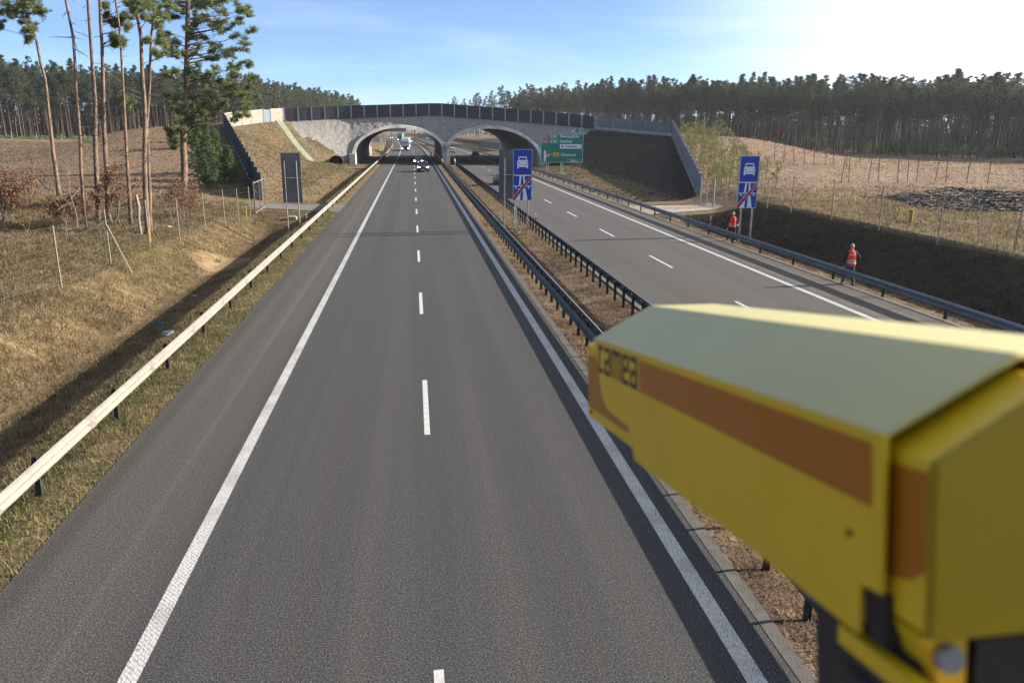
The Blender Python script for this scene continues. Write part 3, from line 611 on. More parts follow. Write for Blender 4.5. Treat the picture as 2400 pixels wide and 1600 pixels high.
for q in ([(1148,218),(1160,182),(1168,182),(1163,218)],[(1168,218),(1172,200),(1182,182),(1188,186),(1182,205),(1184,218)],[(1180,190),(1200,180),(1196,196)]): poly(p,'exit_symbol',[sp(*a) for a in q],swhite,X,Y,Z,.045)
for xx in (X+.9,X+w-3.4): 
    mb=MB(); mb.cyl((xx,Y+.2,-.2),(xx,Y+.2,Z+h-.1),.09,8); mb.cyl((xx+.4,Y+.5,-.2),(xx+.4,Y+.5,Z+h-.1),.06,8); mb.build('pole',galvp,e)
mb=MB(); mb.box((X+w-3.2,Y+.3,.0),(1.3,1.1,.35)); mb.build('footing',concd,e)
# delineator posts
def delineator(loc,label,rz=0):
    e=empty('delineator_post',(0,0,0),label,'marker post','red and white marker posts'); mb=MB()
    prof=[(-.06,0),(.06,0),(.06,.62),(.045,.78),(-.045,.84),(-.06,.8)]
    mb.prism(prof,lambda a,b:(a,-.02,b),lambda a,b:(a,.05,b)); mb.build('body',swhite,e)
    q=MB(); q.box((0,-.026,.42),(.13,.012,.26)); q.build('red_band',mat('marker_red',(.5,.03,.03),.5),e); q=MB(); q.box((0,-.03,.68),(.05,.01,.1)); q.build('reflector',sblk,e)
    e.location=loc; e.rotation_euler=(0,0,rz); return e
delineator((-7.9,59.1,-.2),'red and white marker post leaning behind the left guardrail near the grey sign back',.2)
delineator((5.75,57,-.12),'red and white marker post in the median left of the sign poles')
delineator((8.9,57.6,-.12),'red and white marker post at the inner edge of the right carriageway',.15)
delineator((22.3,57.2,-.35),'red and white marker post on the right verge left of the farther worker')
# ------------------------------------------------------------ wildlife fences
wire=mat('fence_wire',(.16,.15,.13),.6,metal=.3); fpost=mat('fence_post_wood',(.34,.28,.2),.8,col2=(.25,.2,.15),scale=4); fpm=mat('fence_post_metal',(.2,.175,.14),.6,metal=.2)
def fence(pts,label,m,hgt=2.45,wires=12,wr=.006,mesh=True,r=.035,lean=0,vert=2.):
    e=empty('wire_fence',(pts[0][0],pts[0][1],tz(*pts[0])),label,'fence'); P=[]
    for (x,y) in pts:
        z=tz(x,y); lx=random.uniform(-lean,lean); P.append((x,y,z,lx)); mb=MB(); mb.tube([(x,y,z-.3),(x+lx*.5,y,z+hgt*.5),(x+lx,y,z+hgt)],r,7); mb.build('post',m,e)
    if mesh:
        mb=MB()
        for k in range(wires):
            f=.03+.95*(k/(wires-1))**1.35
            for a,b in zip(P[:-1],P[1:]):
                A=Vector((a[0]+a[3]*f,a[1],a[2]+hgt*f)); B=Vector((b[0]+b[3]*f,b[1],b[2]+hgt*f)); M_=(A+B)/2-Vector((0,0,.04)); 
                gz=tz(M_.x,M_.y)+.06; M_.z=max(M_.z,gz)
                mb.tube([A,M_,B],wr,3,False)
        for a,b in zip(P[:-1],P[1:]):
            n=int(vert*max(1,math.hypot(b[0]-a[0],b[1]-a[1])))
            for k in range(1,n):
                t=k/n; x=a[0]+(b[0]-a[0])*t; y=a[1]+(b[1]-a[1])*t; z0=a[2]+(b[2]-a[2])*t; mb.add([(x-wr*.7,y,z0+.05),(x+wr*.7,y,z0+.05),(x+wr*.7,y,z0+hgt*.98),(x-wr*.7,y,z0+hgt*.98)],[(0,1,2,3)])
        mb.build('wire_mesh',wire,e)
    return e,P
def unp(px,py,f=1/3.36,y0=300):
    # ground point under a photo pixel on the real terrain
    d=ray(px,py); t=8.
    while t<900:
        x,y,z=d[0]*t,d[1]*t,H+d[2]*t
        if z<=tz(x,y): return (x,y)
        t*=1.006
    return (x,y)
LF=[(-15.4,13),(-15.2,17.5),(-15.0,22)]+[unp(cx_/3.36,300+cy_/3.36) for cx_,cy_ in [(487,1270),(873,1065),(1182,940),(1418,890),(1620,825),(1773,775),(1883,760),(1975,730)]]
print('LF',[(round(a,1),round(b,1)) for a,b in LF])
e,P=fence(LF,'wire wildlife fence on grey posts running along the left bank to the gate',fpm,wr=.0035)
q=MB(); b0=P[4]; b1=unp(312.5,646.7); q.cyl((b0[0]+.03,b0[1],b0[2]+1.75),(b1[0],b1[1],tz(*b1)-.05),.035,6); q.build('brace',fpm,e)
RF=[unp(1600+cx_/2.94,140+cy_/2.94) for cx_,cy_ in [(580,1035),(742,1065),(1023,1115),(1350,1185),(1750,1280),(2272,1375)]]+[(26.6,28.5),(26.6,24)]
print('RF',[(round(a,1),round(b,1)) for a,b in RF])
fence([(27.2,66.5)]+RF,'tall thin-posted wire fence on top of the right bank above the workers',fpost,2.5,8,.004,lean=.08)
def gate(loc,rz,label,w=2.2):
    e=empty('gate',(0,0,0),label,'gate'); mb=MB()
    for x in (0,w,w*.5): mb.box((x,0,1.25),(.06,.06,2.3))
    mb.box((w/2,0,2.38),(w,.05,.06)); mb.box((w/2,0,.12),(w,.05,.06)); mb.build('frame',galvp,e)
    mb=MB()
    for k in range(14): mb.add([(0,0,.2+k*.16),(w,0,.2+k*.16),(w,0,.208+k*.16),(0,0,.208+k*.16)],[(0,1,2,3)])
    for k in range(14): x=w*(k+.5)/14; mb.add([(x,0,.15),(x+.008,0,.15),(x+.008,0,2.35),(x,0,2.35)],[(0,1,2,3)])
    mb.build('mesh_infill',wire,e)
    for x in (-.1,w+.1): mb=MB(); mb.box((x,0,1.1),(.09,.09,2.9)); mb.build('gate_post',galvp,e)
    e.location=loc; e.rotation_euler=(0,0,rz); return e
gx,gy=-13.6,66.6; g0=unp(450+585/3.92,200+1190/3.92); g1=unp(450+690/3.92,200+1115/3.92); print('gate',g0,g1)
gate((g0[0],g0[1],tz(*g0)),math.atan2(g1[1]-g0[1],g1[0]-g0[0]),'galvanised mesh gate at the foot of the left stepped wall',max(1.8,min(5.5,math.hypot(g1[1]-g0[1],g1[0]-g0[0]))))
h0=unp(1300+1605/4.704,220+1245/4.704); h1=unp(1300+1700/4.704,220+1240/4.704); print('gateR',h0,h1)
gate((h0[0],h0[1],tz(*h0)),math.atan2(h1[1]-h0[1],h1[0]-h0[0]),'mesh gate at the foot of the grey stepped wall on the right',max(1.4,min(3.5,math.hypot(h1[1]-h0[1],h1[0]-h0[0]))))
F2=[unp(1600+x/2.94,140+y/2.94) for x,y in [(1090,845),(1145,850),(1275,850),(1345,845),(1480,848),(1548,850),(1610,848),(1740,835),(1812,850),(1955,855),(2100,850)]]
F3=[unp(1600+x/2.94,140+y/2.94) for x,y in [(630,700),(695,712),(768,718),(840,730),(905,725),(980,730),(1035,728),(1130,745),(1218,710),(1282,710)]]
fence(F2,'row of thin dark leaning posts across the middle of the right field',mat('old_post',(.12,.08,.055),.9),2.6,4,.003,False,.045,lean=.25)
fence(F3,'row of thin brown posts along the far side of the right field',mat('old_post2',(.15,.1,.07),.9),2.4,4,.003,False,.05,lean=.35)
# far fence row seen against the left forest
FL=[(-128+9*k*.62,246+5.2*k*.62) for k in range(14)]
fence(FL,'row of pale posts in front of the dark forest on the left',mat('pale_post',(.3,.27,.22),.9),2.1,4,.01,True,.07,lean=.2,vert=.5)

# ------------------------------------------------------------ people
skin=mat('skin',(.42,.25,.18),.6); cloth_dk=mat('dark_cloth',(.014,.014,.017),.9); jeans=mat('jeans',(.045,.06,.095),.9,col2=(.07,.09,.13),scale=9); vestm=mat('orange_vest',(.85,.06,.02),.75,col2=(.7,.04,.015),scale=7,bump=.3,bscale=14,bdist=.03); band=mat('reflective_band',(.55,.5,.5),.35,metal=.3); shoe=mat('shoe_leather',(.015,.013,.012),.6); hairm=mat('grey_hair',(.1,.085,.07),.9); hairw=mat('pale_cap',(.45,.43,.4),.8)
def skinmesh(name,nodes,edges,m,parent,sub=2):
    me=bpy.data.meshes.new(name); me.from_pydata([n[0] for n in nodes],edges,[]); o=bpy.data.objects.new(name,me); COL.objects.link(o)
    o.modifiers.new('s','SKIN'); sv=me.skin_vertices[0].data if me.skin_vertices else None
    if sv is None: 
        me.skin_vertices_new() if hasattr(me,'skin_vertices_new') else None; sv=me.skin_vertices[0].data
    for i,n in enumerate(nodes): r=n[1]; r=(r,r) if not hasattr(r,'__len__') else r; sv[i].radius=r; sv[i].use_root=(i==0)
    sb=o.modifiers.new('b','SUBSURF'); sb.levels=sub; sb.render_levels=sub
    dg=bpy.context.evaluated_depsgraph_get(); dg.update(); m2=bpy.data.meshes.new_from_object(o.evaluated_get(dg)); bpy.data.objects.remove(o)
    m2.name=name; m2.materials.clear(); m2.materials.append(m); m2.polygons.foreach_set('use_smooth',[True]*len(m2.polygons))
    ob=bpy.data.objects.new(name,m2); COL.objects.link(ob); ob.parent=parent; return ob
def ellipses(mb,secs,n=20,mi=0):  # secs: (cx,cy,cz,rx,ry)
    mb.loft([[(c[0]+c[3]*math.cos(2*math.pi*k/n),c[1]+c[4]*math.sin(2*math.pi*k/n),c[2]) for k in range(n)] for c in secs],mi=mi)
def person(label,loc,rz,feet,knees,hands,elbows,trousers,headfwd=.0,headturn=0.,hairmat=None,name='person',vneck=True,S_=1.):
    e=empty('person',(0,0,0),label,'person'); hip=.95; sh=1.50
    hd=(0,-headfwd,1.72)
    # continuous body: pelvis root, spine, neck, head core, arms with hands and fingers, legs
    nod=[((0,0,1.0),(.15,.11)),((0,-.01,1.2),(.14,.10)),((0,-.01,1.42),(.15,.10)),((0,-.02,1.53),.065),((0,-headfwd*.6,1.6),.055),((0,-headfwd,1.70),(.075,.09)),((0,-headfwd,1.78),(.07,.085))]
    ed=[(0,1),(1,2),(2,3),(3,4),(4,5),(5,6)]
    for s,k in ((-1,0),(1,1)):
        b=len(nod); el=Vector(elbows[k]); ha=Vector(hands[k]); d=(ha-el).normalized()
        nod+=[((s*.19,0,1.47),.062),(tuple(el),.045),(tuple(ha-d*.03),.028),(tuple(ha+d*.04),(.04,.018)),(tuple(ha+d*.085),(.042,.016))]; ed+=[(2,b),(b,b+1),(b+1,b+2),(b+2,b+3),(b+3,b+4)]
        side=d.cross(Vector((0,1,0))).normalized(); 
        for q in range(4):
            f=len(nod); o=side*(-.03+.02*q); L_=(.06,.075,.08,.07)[q]
            nod+=[(tuple(ha+d*(.085+L_*.5)+o),.0088),(tuple(ha+d*(.085+L_)+o+Vector((0,-.015,0))),.007)]; ed+=[(b+4,f),(f,f+1)]
        f=len(nod); nod+=[(tuple(ha+d*.05+side*.05),.011),(tuple(ha+d*.095+side*.06),.009)]; ed+=[(b+3,f),(f,f+1)]
    for s,k in ((-1,0),(1,1)):
        b=len(nod); nod+=[((s*.10,0,.90),.09),(tuple(knees[k]),.058),((feet[k][0],feet[k][1],feet[k][2]+.1),.04),((feet[k][0],feet[k][1]-.13,feet[k][2]+.05),(.045,.03))]; ed+=[(0,b),(b,b+1),(b+1,b+2),(b+2,b+3)]
    body=skinmesh('body',nod,ed,skin,e)
    # clothes over it
    tn=[((0,0,1.02),(.165,.125))]; te=[]
    for s,k in ((-1,0),(1,1)):
        b=len(tn); kn=Vector(knees[k]); ft=Vector(feet[k]); tn+=[((s*.10,0,.88),.105),(tuple(kn),.078),(tuple(kn.lerp(ft+Vector((0,0,.1)),.5)),.078),((ft.x,ft.y,ft.z+.11),.072)]; te+=[(0,b),(b,b+1),(b+1,b+2),(b+2,b+3)]
    skinmesh('trousers',tn,te,trousers,e)
    jn=[((0,0,.93),(.175,.135)),((0,-.01,1.2),(.165,.125)),((0,-.01,1.43),(.17,.115)),((0,-.02,1.53),.075)]; je=[(0,1),(1,2),(2,3)]
    for s,k in ((-1,0),(1,1)):
        b=len(jn); el=Vector(elbows[k]); ha=Vector(hands[k]); jn+=[((s*.20,0,1.46),.078),(tuple(el),.062),(tuple(ha+(el-ha)*.12),.046)]; je+=[(2,b),(b,b+1),(b+1,b+2)]
    skinmesh('jacket',jn,je,cloth_dk,e)
    mb=MB(); ellipses(mb,[(0,0,.9,.225,.165),(0,0,1.0,.222,.163),(0,-.01,1.2,.215,.158),(0,-.01,1.36,.222,.152),(0,-.01,1.46,.215,.13),(0,-.015,1.53,.16,.1),(0,-.02,1.565,.09,.08)]); v=mb.build('safety_vest',vestm,e,smooth=True)
    mb=MB()
    for z in (1.0,1.1): ellipses(mb,[(0,0,z,.2275,.1665),(0,0,z+.045,.226,.165)])
    mb.build('reflective_band',band,v)
    if vneck: mb=MB(); mb.add([(-.075,-.125,1.54),(.075,-.125,1.54),(.03,-.178,1.22),(-.03,-.178,1.22)],[(0,1,2,3)]); mb.add([(-.02,-.178,1.22),(.02,-.178,1.22),(.012,-.182,.92),(-.012,-.182,.92)],[(0,1,2,3)]); mb.build('vest_opening',cloth_dk,v)
    else:
        mb=MB()
        for k in range(6): mb.box((-.125+.05*k,.146,1.385),(.034,.01,.05))
        mb.build('back_print',band,v)
    # head with face
    hx,hy,hz=0,-headfwd,1.72; n=18; mb=MB(); secs=[]
    for t in np.linspace(0,1,11):
        zz=-.125+.25*t; r=math.sqrt(max(0.02,1-(zz/.13)**2)); jaw=.78+.22*min(1,t*2.2); secs.append((0,-.004*(1-t),zz,.078*r*jaw,.098*r*(.86+.14*min(1,t*2))))
    ellipses(mb,secs,n)
    mb.add([(-.012,-.094,.015),(.012,-.094,.015),(.018,-.1,-.03),(-.018,-.1,-.03),(0,-.122,-.028)],[(0,1,4),(1,2,4),(2,3,4),(3,0,4)])
    for s in (-1,1): mb.box((s*.08,.005,-.005),(.014,.03,.055))
    hdm=Matrix.Translation((hx,hy,hz))@Matrix.Rotation(headturn,4,'Z')@Matrix.Rotation(R_(22) if headfwd>0 else 0,4,'X')
    head=mb.build('head',skin,body,smooth=True); head.data.transform(hdm)
    mb=MB()
    for s in (-1,1): mb.box((s*.03,-.091,.012),(.022,.008,.009))
    mb.box((0,-.09,-.062),(.045,.01,.008)); q=mb.build('face_features',mat('face_dark',(.05,.03,.025),.7),body); q.data.transform(hdm)
    mb=MB(); ellipses(mb,[(0,.018,z,.084*math.sqrt(max(.02,1-(z/.14)**2)),.098*math.sqrt(max(.02,1-(z/.14)**2))) for z in np.linspace(-.02,.139,8)],n); q=mb.build('hair',hairmat or hairm,e,smooth=True); q.data.transform(hdm)
    for k in (0,1):
        f=feet[k]; mb=MB(); ellipses(mb,[(f[0],f[1]-.06,f[2],.055,.145),(f[0],f[1]-.06,f[2]+.05,.055,.14),(f[0],f[1]-.0,f[2]+.1,.05,.07)],14); mb.build('shoe',shoe,e,smooth=True)
    e.location=loc; e.rotation_euler=(0,0,rz); e.scale=(S_,S_,S_); return e
x1,y1=19.75,47.0
person('worker in dark trousers and orange vest facing us with bowed head by the right sign',(x1,y1,tz(x1,y1)+.0),R_(-14),[(-.24,.02,0),(.17,-.12,0)],[(-.16,-.04,.5),(.15,-.1,.5)],[(-.30,-.03,.86),(.27,-.22,1.1)],[(-.30,.03,1.16),(.3,.0,1.17)],cloth_dk,.07,.35,mat('pale_hair',(.4,.37,.33),.85),S_=1.02)
x2,y2=19.45,32.7
person('worker in blue jeans and orange vest seen from behind at the right guardrail',(x2,y2,tz(x2,y2)),R_(172),[(-.2,.05,0),(.22,-.12,0)],[(-.15,-.03,.5),(.17,-.05,.5)],[(-.24,-.2,1.05),(.3,.04,.84)],[(-.37,.03,1.2),(.29,.04,1.14)],jeans,.02,-.45,mat('light_hair',(.3,.27,.24),.85),vneck=False,S_=1.02)

# ------------------------------------------------------------ vehicles
glass=mat('car_glass',(.01,.013,.018),.08,spec=.8); tyre=mat('tyre_rubber',(.012,.012,.012),.9); rim=mat('wheel_rim',(.3,.3,.32),.35,metal=.8); blackpl=mat('black_plastic',(.015,.015,.016),.6); lampon=mat('headlamp_lit',(.9,.9,.9),.3,emit=((1,.97,.9),7)); lampoff=mat('headlamp',(.7,.72,.75),.15); lred=mat('tail_lamp',(.35,.01,.01),.3); plate=mat('number_plate',(.7,.7,.7),.5)
def paint(n,c): return mat(n,c,.4,spec=.5,coat=.3)
def wheel(e,x,y,r,w=.22):
    mb=MB(); n=18; s=1 if x>0 else -1
    mb.loft([[(x+dx,y+rr*math.cos(2*math.pi*k/n),r+rr*math.sin(2*math.pi*k/n)) for k in range(n)] for dx,rr in ((-w/2,r*.9),(-w/2+.03,r),(w/2-.03,r),(w/2,r*.9))]); t=mb.build('wheel',tyre,e)
    q=MB(); n=12; q.loft([[(x+s*(w/2+.004),y+rr*math.cos(2*math.pi*k/n),r+rr*math.sin(2*math.pi*k/n)) for k in range(n)] for rr in (r*.62,r*.2)]); q.build('rim',rim,t); return t
def car(label,loc,rz,col,L_=4.5,W_=1.86,Hh=1.62,kind='suv',lights=True,cat='car',rear=1.02):
    """front at -Y, origin at the middle of the footprint"""
    e=empty('parked_car' if 0 else 'car',(0,0,0),label,cat,'cars and vans on the expressway'); w=W_/2; y0=-L_/2; k=Hh/1.62
    bel=.98*k; sill=.3
    # stations: y, z_top_of_lower, half width
    st=[(0,.62,.80),(.05,.78,.88),(.25,.86*k,.94),(.95,bel+.0,.985),(1.25,bel+.06,1.),(L_*.5,bel+.07,1.),(L_-.55,bel+.1,.99),(L_-.12,bel+.06,.93),(L_,.72,.86)]
    rings=[]
    for (y,zt,f) in st:
        zb=.34 if 0.3<y<L_-.3 else .42
        ww=w*f; rings.append([(-ww*.93,y0+y,zb),(-ww,y0+y,zb+.14),(-ww,y0+y,(zb+zt)/2+.08),(-ww*.965,y0+y,zt-.05),(-ww*.86,y0+y,zt),(0,y0+y,zt+.03),(ww*.86,y0+y,zt),(ww*.965,y0+y,zt-.05),(ww,y0+y,(zb+zt)/2+.08),(ww,y0+y,zb+.14),(ww*.93,y0+y,zb)])
    mb=MB(); mb.loft(rings)
    # cabin
    ry=1.05*rear; c=[(1.2,bel+.05,.86),(1.95,Hh-.04,.70),(2.35,Hh,.71),(L_*.72,Hh-.02,.71),(L_-.75 if kind!='van' else L_-.2,Hh-.1,.69),(L_-.22,bel+.07,.84)]
    rr=[]
    for (y,zt,f) in c: rr.append([(-w*.88,y0+y,bel+.02),(-w*f,y0+y,max(bel+.03,zt-.06)),(-w*f*.9,y0+y,max(bel+.04,zt)),(w*f*.9,y0+y,max(bel+.04,zt)),(w*f,y0+y,max(bel+.03,zt-.06)),(w*.88,y0+y,bel+.02)])
    mb.loft(rr); body=mb.build('body',col,e,smooth=False)
    def g(name,pts,m,par=e): q=MB(); q.add(pts,[tuple(range(len(pts)))]); return q.build(name,m,par)
    g('windscreen',[(-w*.80,y0+1.235,bel+.10),(w*.80,y0+1.235,bel+.10),(w*.63,y0+1.86,Hh-.10),(-w*.63,y0+1.86,Hh-.10)],glass)
    yr=c[4][0]; g('rear_window',[(-w*.76,y0+L_-.255,bel+.16),(w*.76,y0+L_-.255,bel+.16),(w*.62,y0+yr+.06,Hh-.15),(-w*.62,y0+yr+.06,Hh-.15)],glass)
    for s in (-1,1):
        def X(z): return s*(w*(.885-.185*(z-bel)/(Hh-bel))+.012)
        za,zb=bel+.09,Hh-.1
        for nm,(a,b,c_,d) in (('side_window',(1.45,2.35,2.35,2.0)),('side_window',(2.42,3.25,3.2,2.42)),('side_window',(3.32,L_-.62,L_-.95,3.3))):
            g(nm,[(X(za),y0+a,za),(X(za),y0+b,za),(X(zb),y0+c_,zb),(X(zb),y0+d,zb)],glass)
        q=MB(); q.box((s*(w+.1),y0+1.45,bel+.13),(.2,.12,.15)); q.build('wing_mirror',col,e)
        q=MB(); q.add([(s*w*.52,y0+.02,.70*k),(s*w*.90,y0+.10,.74*k),(s*w*.94,y0+.2,.86*k),(s*w*.62,y0+.06,.82*k)],[(0,1,2,3)]); q.box((s*w*.72,y0+.05,.765*k),(.34,.08,.13)); q.build('headlight',lampon if lights else lampoff,e)
        q=MB(); q.box((s*w*.82,y0+L_-.06,.95*k),(.22,.14,.26)); q.build('tail_light',lred,e)
        for y in (.85,L_-.85): wheel(e,s*(w-.12),y0+y,.35)
        for y in (.85,L_-.85):
            q=MB(); n=14; q.add([(s*(w+.004),y0+y+.42*math.cos(math.pi*t/n),.35+.42*math.sin(math.pi*t/n)) for t in range(n+1)],[tuple(range(n+1))]); q.build('wheel_arch',blackpl,e)
    q=MB(); q.box((0,y0+.0,.72*k),(w*.95,.06,.13)); q.box((0,y0-.005,.5),(w*1.5,.06,.16)); q.build('grille',blackpl,e)
    q=MB(); q.box((0,y0-.045,.47),(.52,.02,.115)); q.build('number_plate',plate,e)
    q=MB(); q.box((0,y0+L_+.02,.62),(.52,.02,.115)); q.build('number_plate',plate,e)
    q=MB(); q.box((0,y0+L_-.02,.42),(w*1.7,.12,.2)); q.box((0,0,.33),(w*1.6,L_*.9,.12)); q.build('bumper',blackpl,e)
    e.location=loc; e.rotation_euler=(0,0,rz); return e
PI=math.pi
navy=paint('navy_paint',(.006,.009,.022)); blk=paint('black_paint',(.01,.01,.012)); sil=paint('silver_paint',(.36,.35,.33)); whi=paint('white_paint',(.62,.63,.65)); gry=paint('grey_paint',(.12,.125,.13))
car('dark blue off-road car with lit headlights just in front of the left arch',(1.52,130.6,0),0,navy,4.6,1.92,1.72)
car('black car with lit headlights in the left arch shade behind the blue one',(.95,158.5,0),0,blk,4.6,1.9,1.6)
car('silver estate car seen from behind just beyond the right arch',(11.35,235,0),PI,sil,4.5,1.85,1.6,lights=False)
car('black car seen from behind in the shade under the right arch',(14.45,189,0),PI,blk,4.6,1.9,1.7,lights=False)
car('grey car on the right carriageway almost hidden by the median sign backs',(11.05,100.5,0),PI,gry,4.4,1.8,1.5,lights=False)
car('far car with lit headlights, smallest in the left lane at the bend',(-15.3,600,0),R_(-5),gry,4.5,1.8,1.5)
car('far white car on the right carriageway seen through the left arch',(9.0,530,0),PI,whi,4.4,1.8,1.5,lights=False)
car('far dark car on the right carriageway beside the white one, through the left arch',(1.4,585,0),PI,blk,4.5,1.8,1.5,lights=False)
car('far dark car on the inner lane behind the green lorry',(-1.4,430,0),0,gry,4.5,1.8,1.5,lights=True)
def van(label,loc,rz,col,Hh=2.5,L_=5.9):
    e=empty('van',(0,0,0),label,'van','cars and vans on the expressway'); y0=-L_/2; w=1.0; rings=[]
    for y,zt,f in ((0,1.05,.9),(.1,1.15,.95),(.75,1.35,.99),(1.5,2.3,.93),(2.,Hh,.94),(L_-.15,Hh,.94),(L_,Hh-.1,.92)):
        rings.append([(-w*.97,y0+y,.35),(-w,y0+y,.7),(-w,y0+y,min(zt,1.2)),(-w*f,y0+y,zt-.12),(-w*f*.88,y0+y,zt),(w*f*.88,y0+y,zt),(w*f,y0+y,zt-.12),(w,y0+y,min(zt,1.2)),(w,y0+y,.7),(w*.97,y0+y,.35)])
    mb=MB(); mb.loft(rings); mb.build('body',col,e)
    q=MB(); q.add([(-.8,y0+.86,1.5),(.8,y0+.86,1.5),(.72,y0+1.44,2.18),(-.72,y0+1.44,2.18)],[(0,1,2,3)]); q.build('windscreen',glass,e)
    for s in (-1,1): q=MB(); q.box((s*.42,y0+L_+.01,1.75),(.6,.02,.5)); q.build('rear_window',glass,e); q=MB(); q.box((s*.93,y0+L_,1.1),(.12,.06,.5)); q.build('tail_light',lred,e)
    for s in (-1,1):
        for y in (1.,L_-1.2): wheel(e,s*.9,y0+y,.36)
    q=MB(); q.box((0,y0+L_+.03,.45),(1.9,.1,.22)); q.build('bumper',blackpl,e)
    e.location=loc; e.rotation_euler=(0,0,rz); return e
van('white van seen from behind ahead of the silver car, beyond the right arch',(10.9,285,0),PI,whi)
def truck(label,loc,rz,cabc,boxc,Hh=4.0,fair=True,L_=15.5):
    e=empty('lorry',(0,0,0),label,'lorry'); y0=0; w=1.25
    mb=MB(); 
    def sec(y,zb,zt,f): return [(-w*f,y,zb),(-w*f,y,zt-.12),(-w*f+.12,y,zt),(w*f-.12,y,zt),(w*f,y,zt-.12),(w*f,y,zb)]
    mb.loft([sec(.0,.45,1.9,.96),sec(.12,.42,2.3,.98),sec(.35,.42,3.0,.98),sec(.7,.42,3.75 if fair else 3.1,.97),sec(2.2,.42,3.85 if fair else 3.2,.97)]); cab=mb.build('cab',cabc,e)
    q=MB(); q.add([(-1.1,.06,1.72),(1.1,.06,1.72),(1.08,.235,2.68),(-1.08,.235,2.68)],[(0,1,2,3)]); q.build('windscreen',glass,e)
    q=MB(); q.box((0,-.03,1.05),(1.7,.08,.75)); q.box((0,-.04,.5),(2.35,.14,.3)); q.build('grille',blackpl,e)
    q=MB(); q.box((0,.1,2.78),(2.2,.3,.1)); q.build('sun_visor',blackpl,e)
    for s in (-1,1):
        q=MB(); q.box((s*.98,-.06,.82),(.36,.06,.24)); q.build('headlight',lampon,e)
        q=MB(); q.box((s*1.42,.25,2.3),(.18,.2,.75)); q.build('wing_mirror',blackpl,e)
        q=MB(); q.add([(s*1.232,.55,1.75),(s*1.232,1.5,1.75),(s*1.215,1.5,2.6),(s*1.215,.6,2.6)],[(0,1,2,3)]); q.build('side_window',glass,e)
        for y in (1.3,4.3,L_-3.2,L_-1.9,L_-4.5): wheel(e,s*1.08,y,.5,.3)
    q=MB(); q.box((0,2.6+(L_-2.6)/2,(1.15+Hh)/2),(2.55,L_-2.6,Hh-1.15)); bx=q.build('cargo_box',boxc,e)
    q=MB(); q.box((0,L_/2+1,.95),(1.,L_-3,.3)); q.build('chassis',blackpl,e); q=MB(); q.box((0,-.13,.5),(.52,.02,.12)); q.build('number_plate',plate,e)
    q=MB(); q.box((0,2.59,Hh-.05),(2.57,.05,.12)); q.build('header_rail',boxc,bx)
    e.location=loc; e.rotation_euler=(0,0,rz); return e
truck('white lorry with lit headlights in the left lane beyond the left arch',(-2.45,257,0),R_(-1),mat('lorry_cab_paint',(.33,.36,.4),.35,coat=.4),whi,4.05)
truck('far green lorry partly hidden behind the white lorry',(-7.6,478,0),R_(-3),mat('green_cab',(.02,.1,.07),.4,coat=.4),mat('green_cargo',(.03,.32,.17),.5),4.3,False)

# ------------------------------------------------------------ things beyond the arches
def sheetwall(pl,h,label,m): return noise_wall('noise_wall',pl,label,m,h,6.)
noise_wall('noise_wall',[(27,251,.6),(25.2,300,.6)],'grey noise wall beside the road seen through the right arch',greyp,2.2,6.)
noise_wall('noise_wall',[(24.5-float(shift(y)),y,.3) for y in (430,480,530,580,630,680,730)],'long grey noise wall on the outside of the far bend, seen through the left arch',greyp,3.,6.)
e=empty('sign_gantry',(-9,420,0),'dark back of a wide gantry sign over the road beyond the left arch','sign gantry'); mb=MB(); mb.box((-9.2,420,6.4),(11.8,.3,1.95)); mb.build('board',sback,e)
for x in (-15.2,1.2): q=MB(); q.box((x,420.4,3.8),(.35,.35,7.6)); q.build('gantry_post',galvp,e)
q=MB(); q.box((-7,420.4,7.0),(16.4,.3,.3)); q.box((-7,420.4,5.9),(16.4,.3,.2)); q.build('gantry_beam',galvp,e)
e=empty('road_sign',(-12,262,0),'small pale blue-grey sign back seen through the left arch','road sign'); mb=MB(); mb.box((-11.9,262,3.5),(2.6,.05,1.7)); mb.build('board',mat('pale_sign_back',(.3,.36,.42),.6),e)
for x in (-12.8,-11.): q=MB(); q.cyl((x,262.1,-.1),(x,262.1,4.3),.06,6); q.build('pole',galvp,e)
for i,(x,y,hh) in enumerate([(-11.5,300,9),(-13.5,350,9),(-16.,398,9),(-9.2,268,6)]):
    e=empty('lamp_post',(x,y,0),['thin grey mast at the left road edge, second from the arch','thin grey mast at the left road edge, third from the arch','thin grey mast farthest along the left road edge','short grey mast by the pale sign, nearest the arch'][i],'lamp post'); q=MB(); q.tube([(x,y,-.2),(x,y,hh-1),(x+.4,y,hh-.2),(x+1.6,y,hh)],[.12,.08,.06,.05],6); q.build('mast',galvp,e); q=MB(); q.box((x+1.9,y,hh),(.7,.3,.12)); q.build('lamp_head',galvp,e)

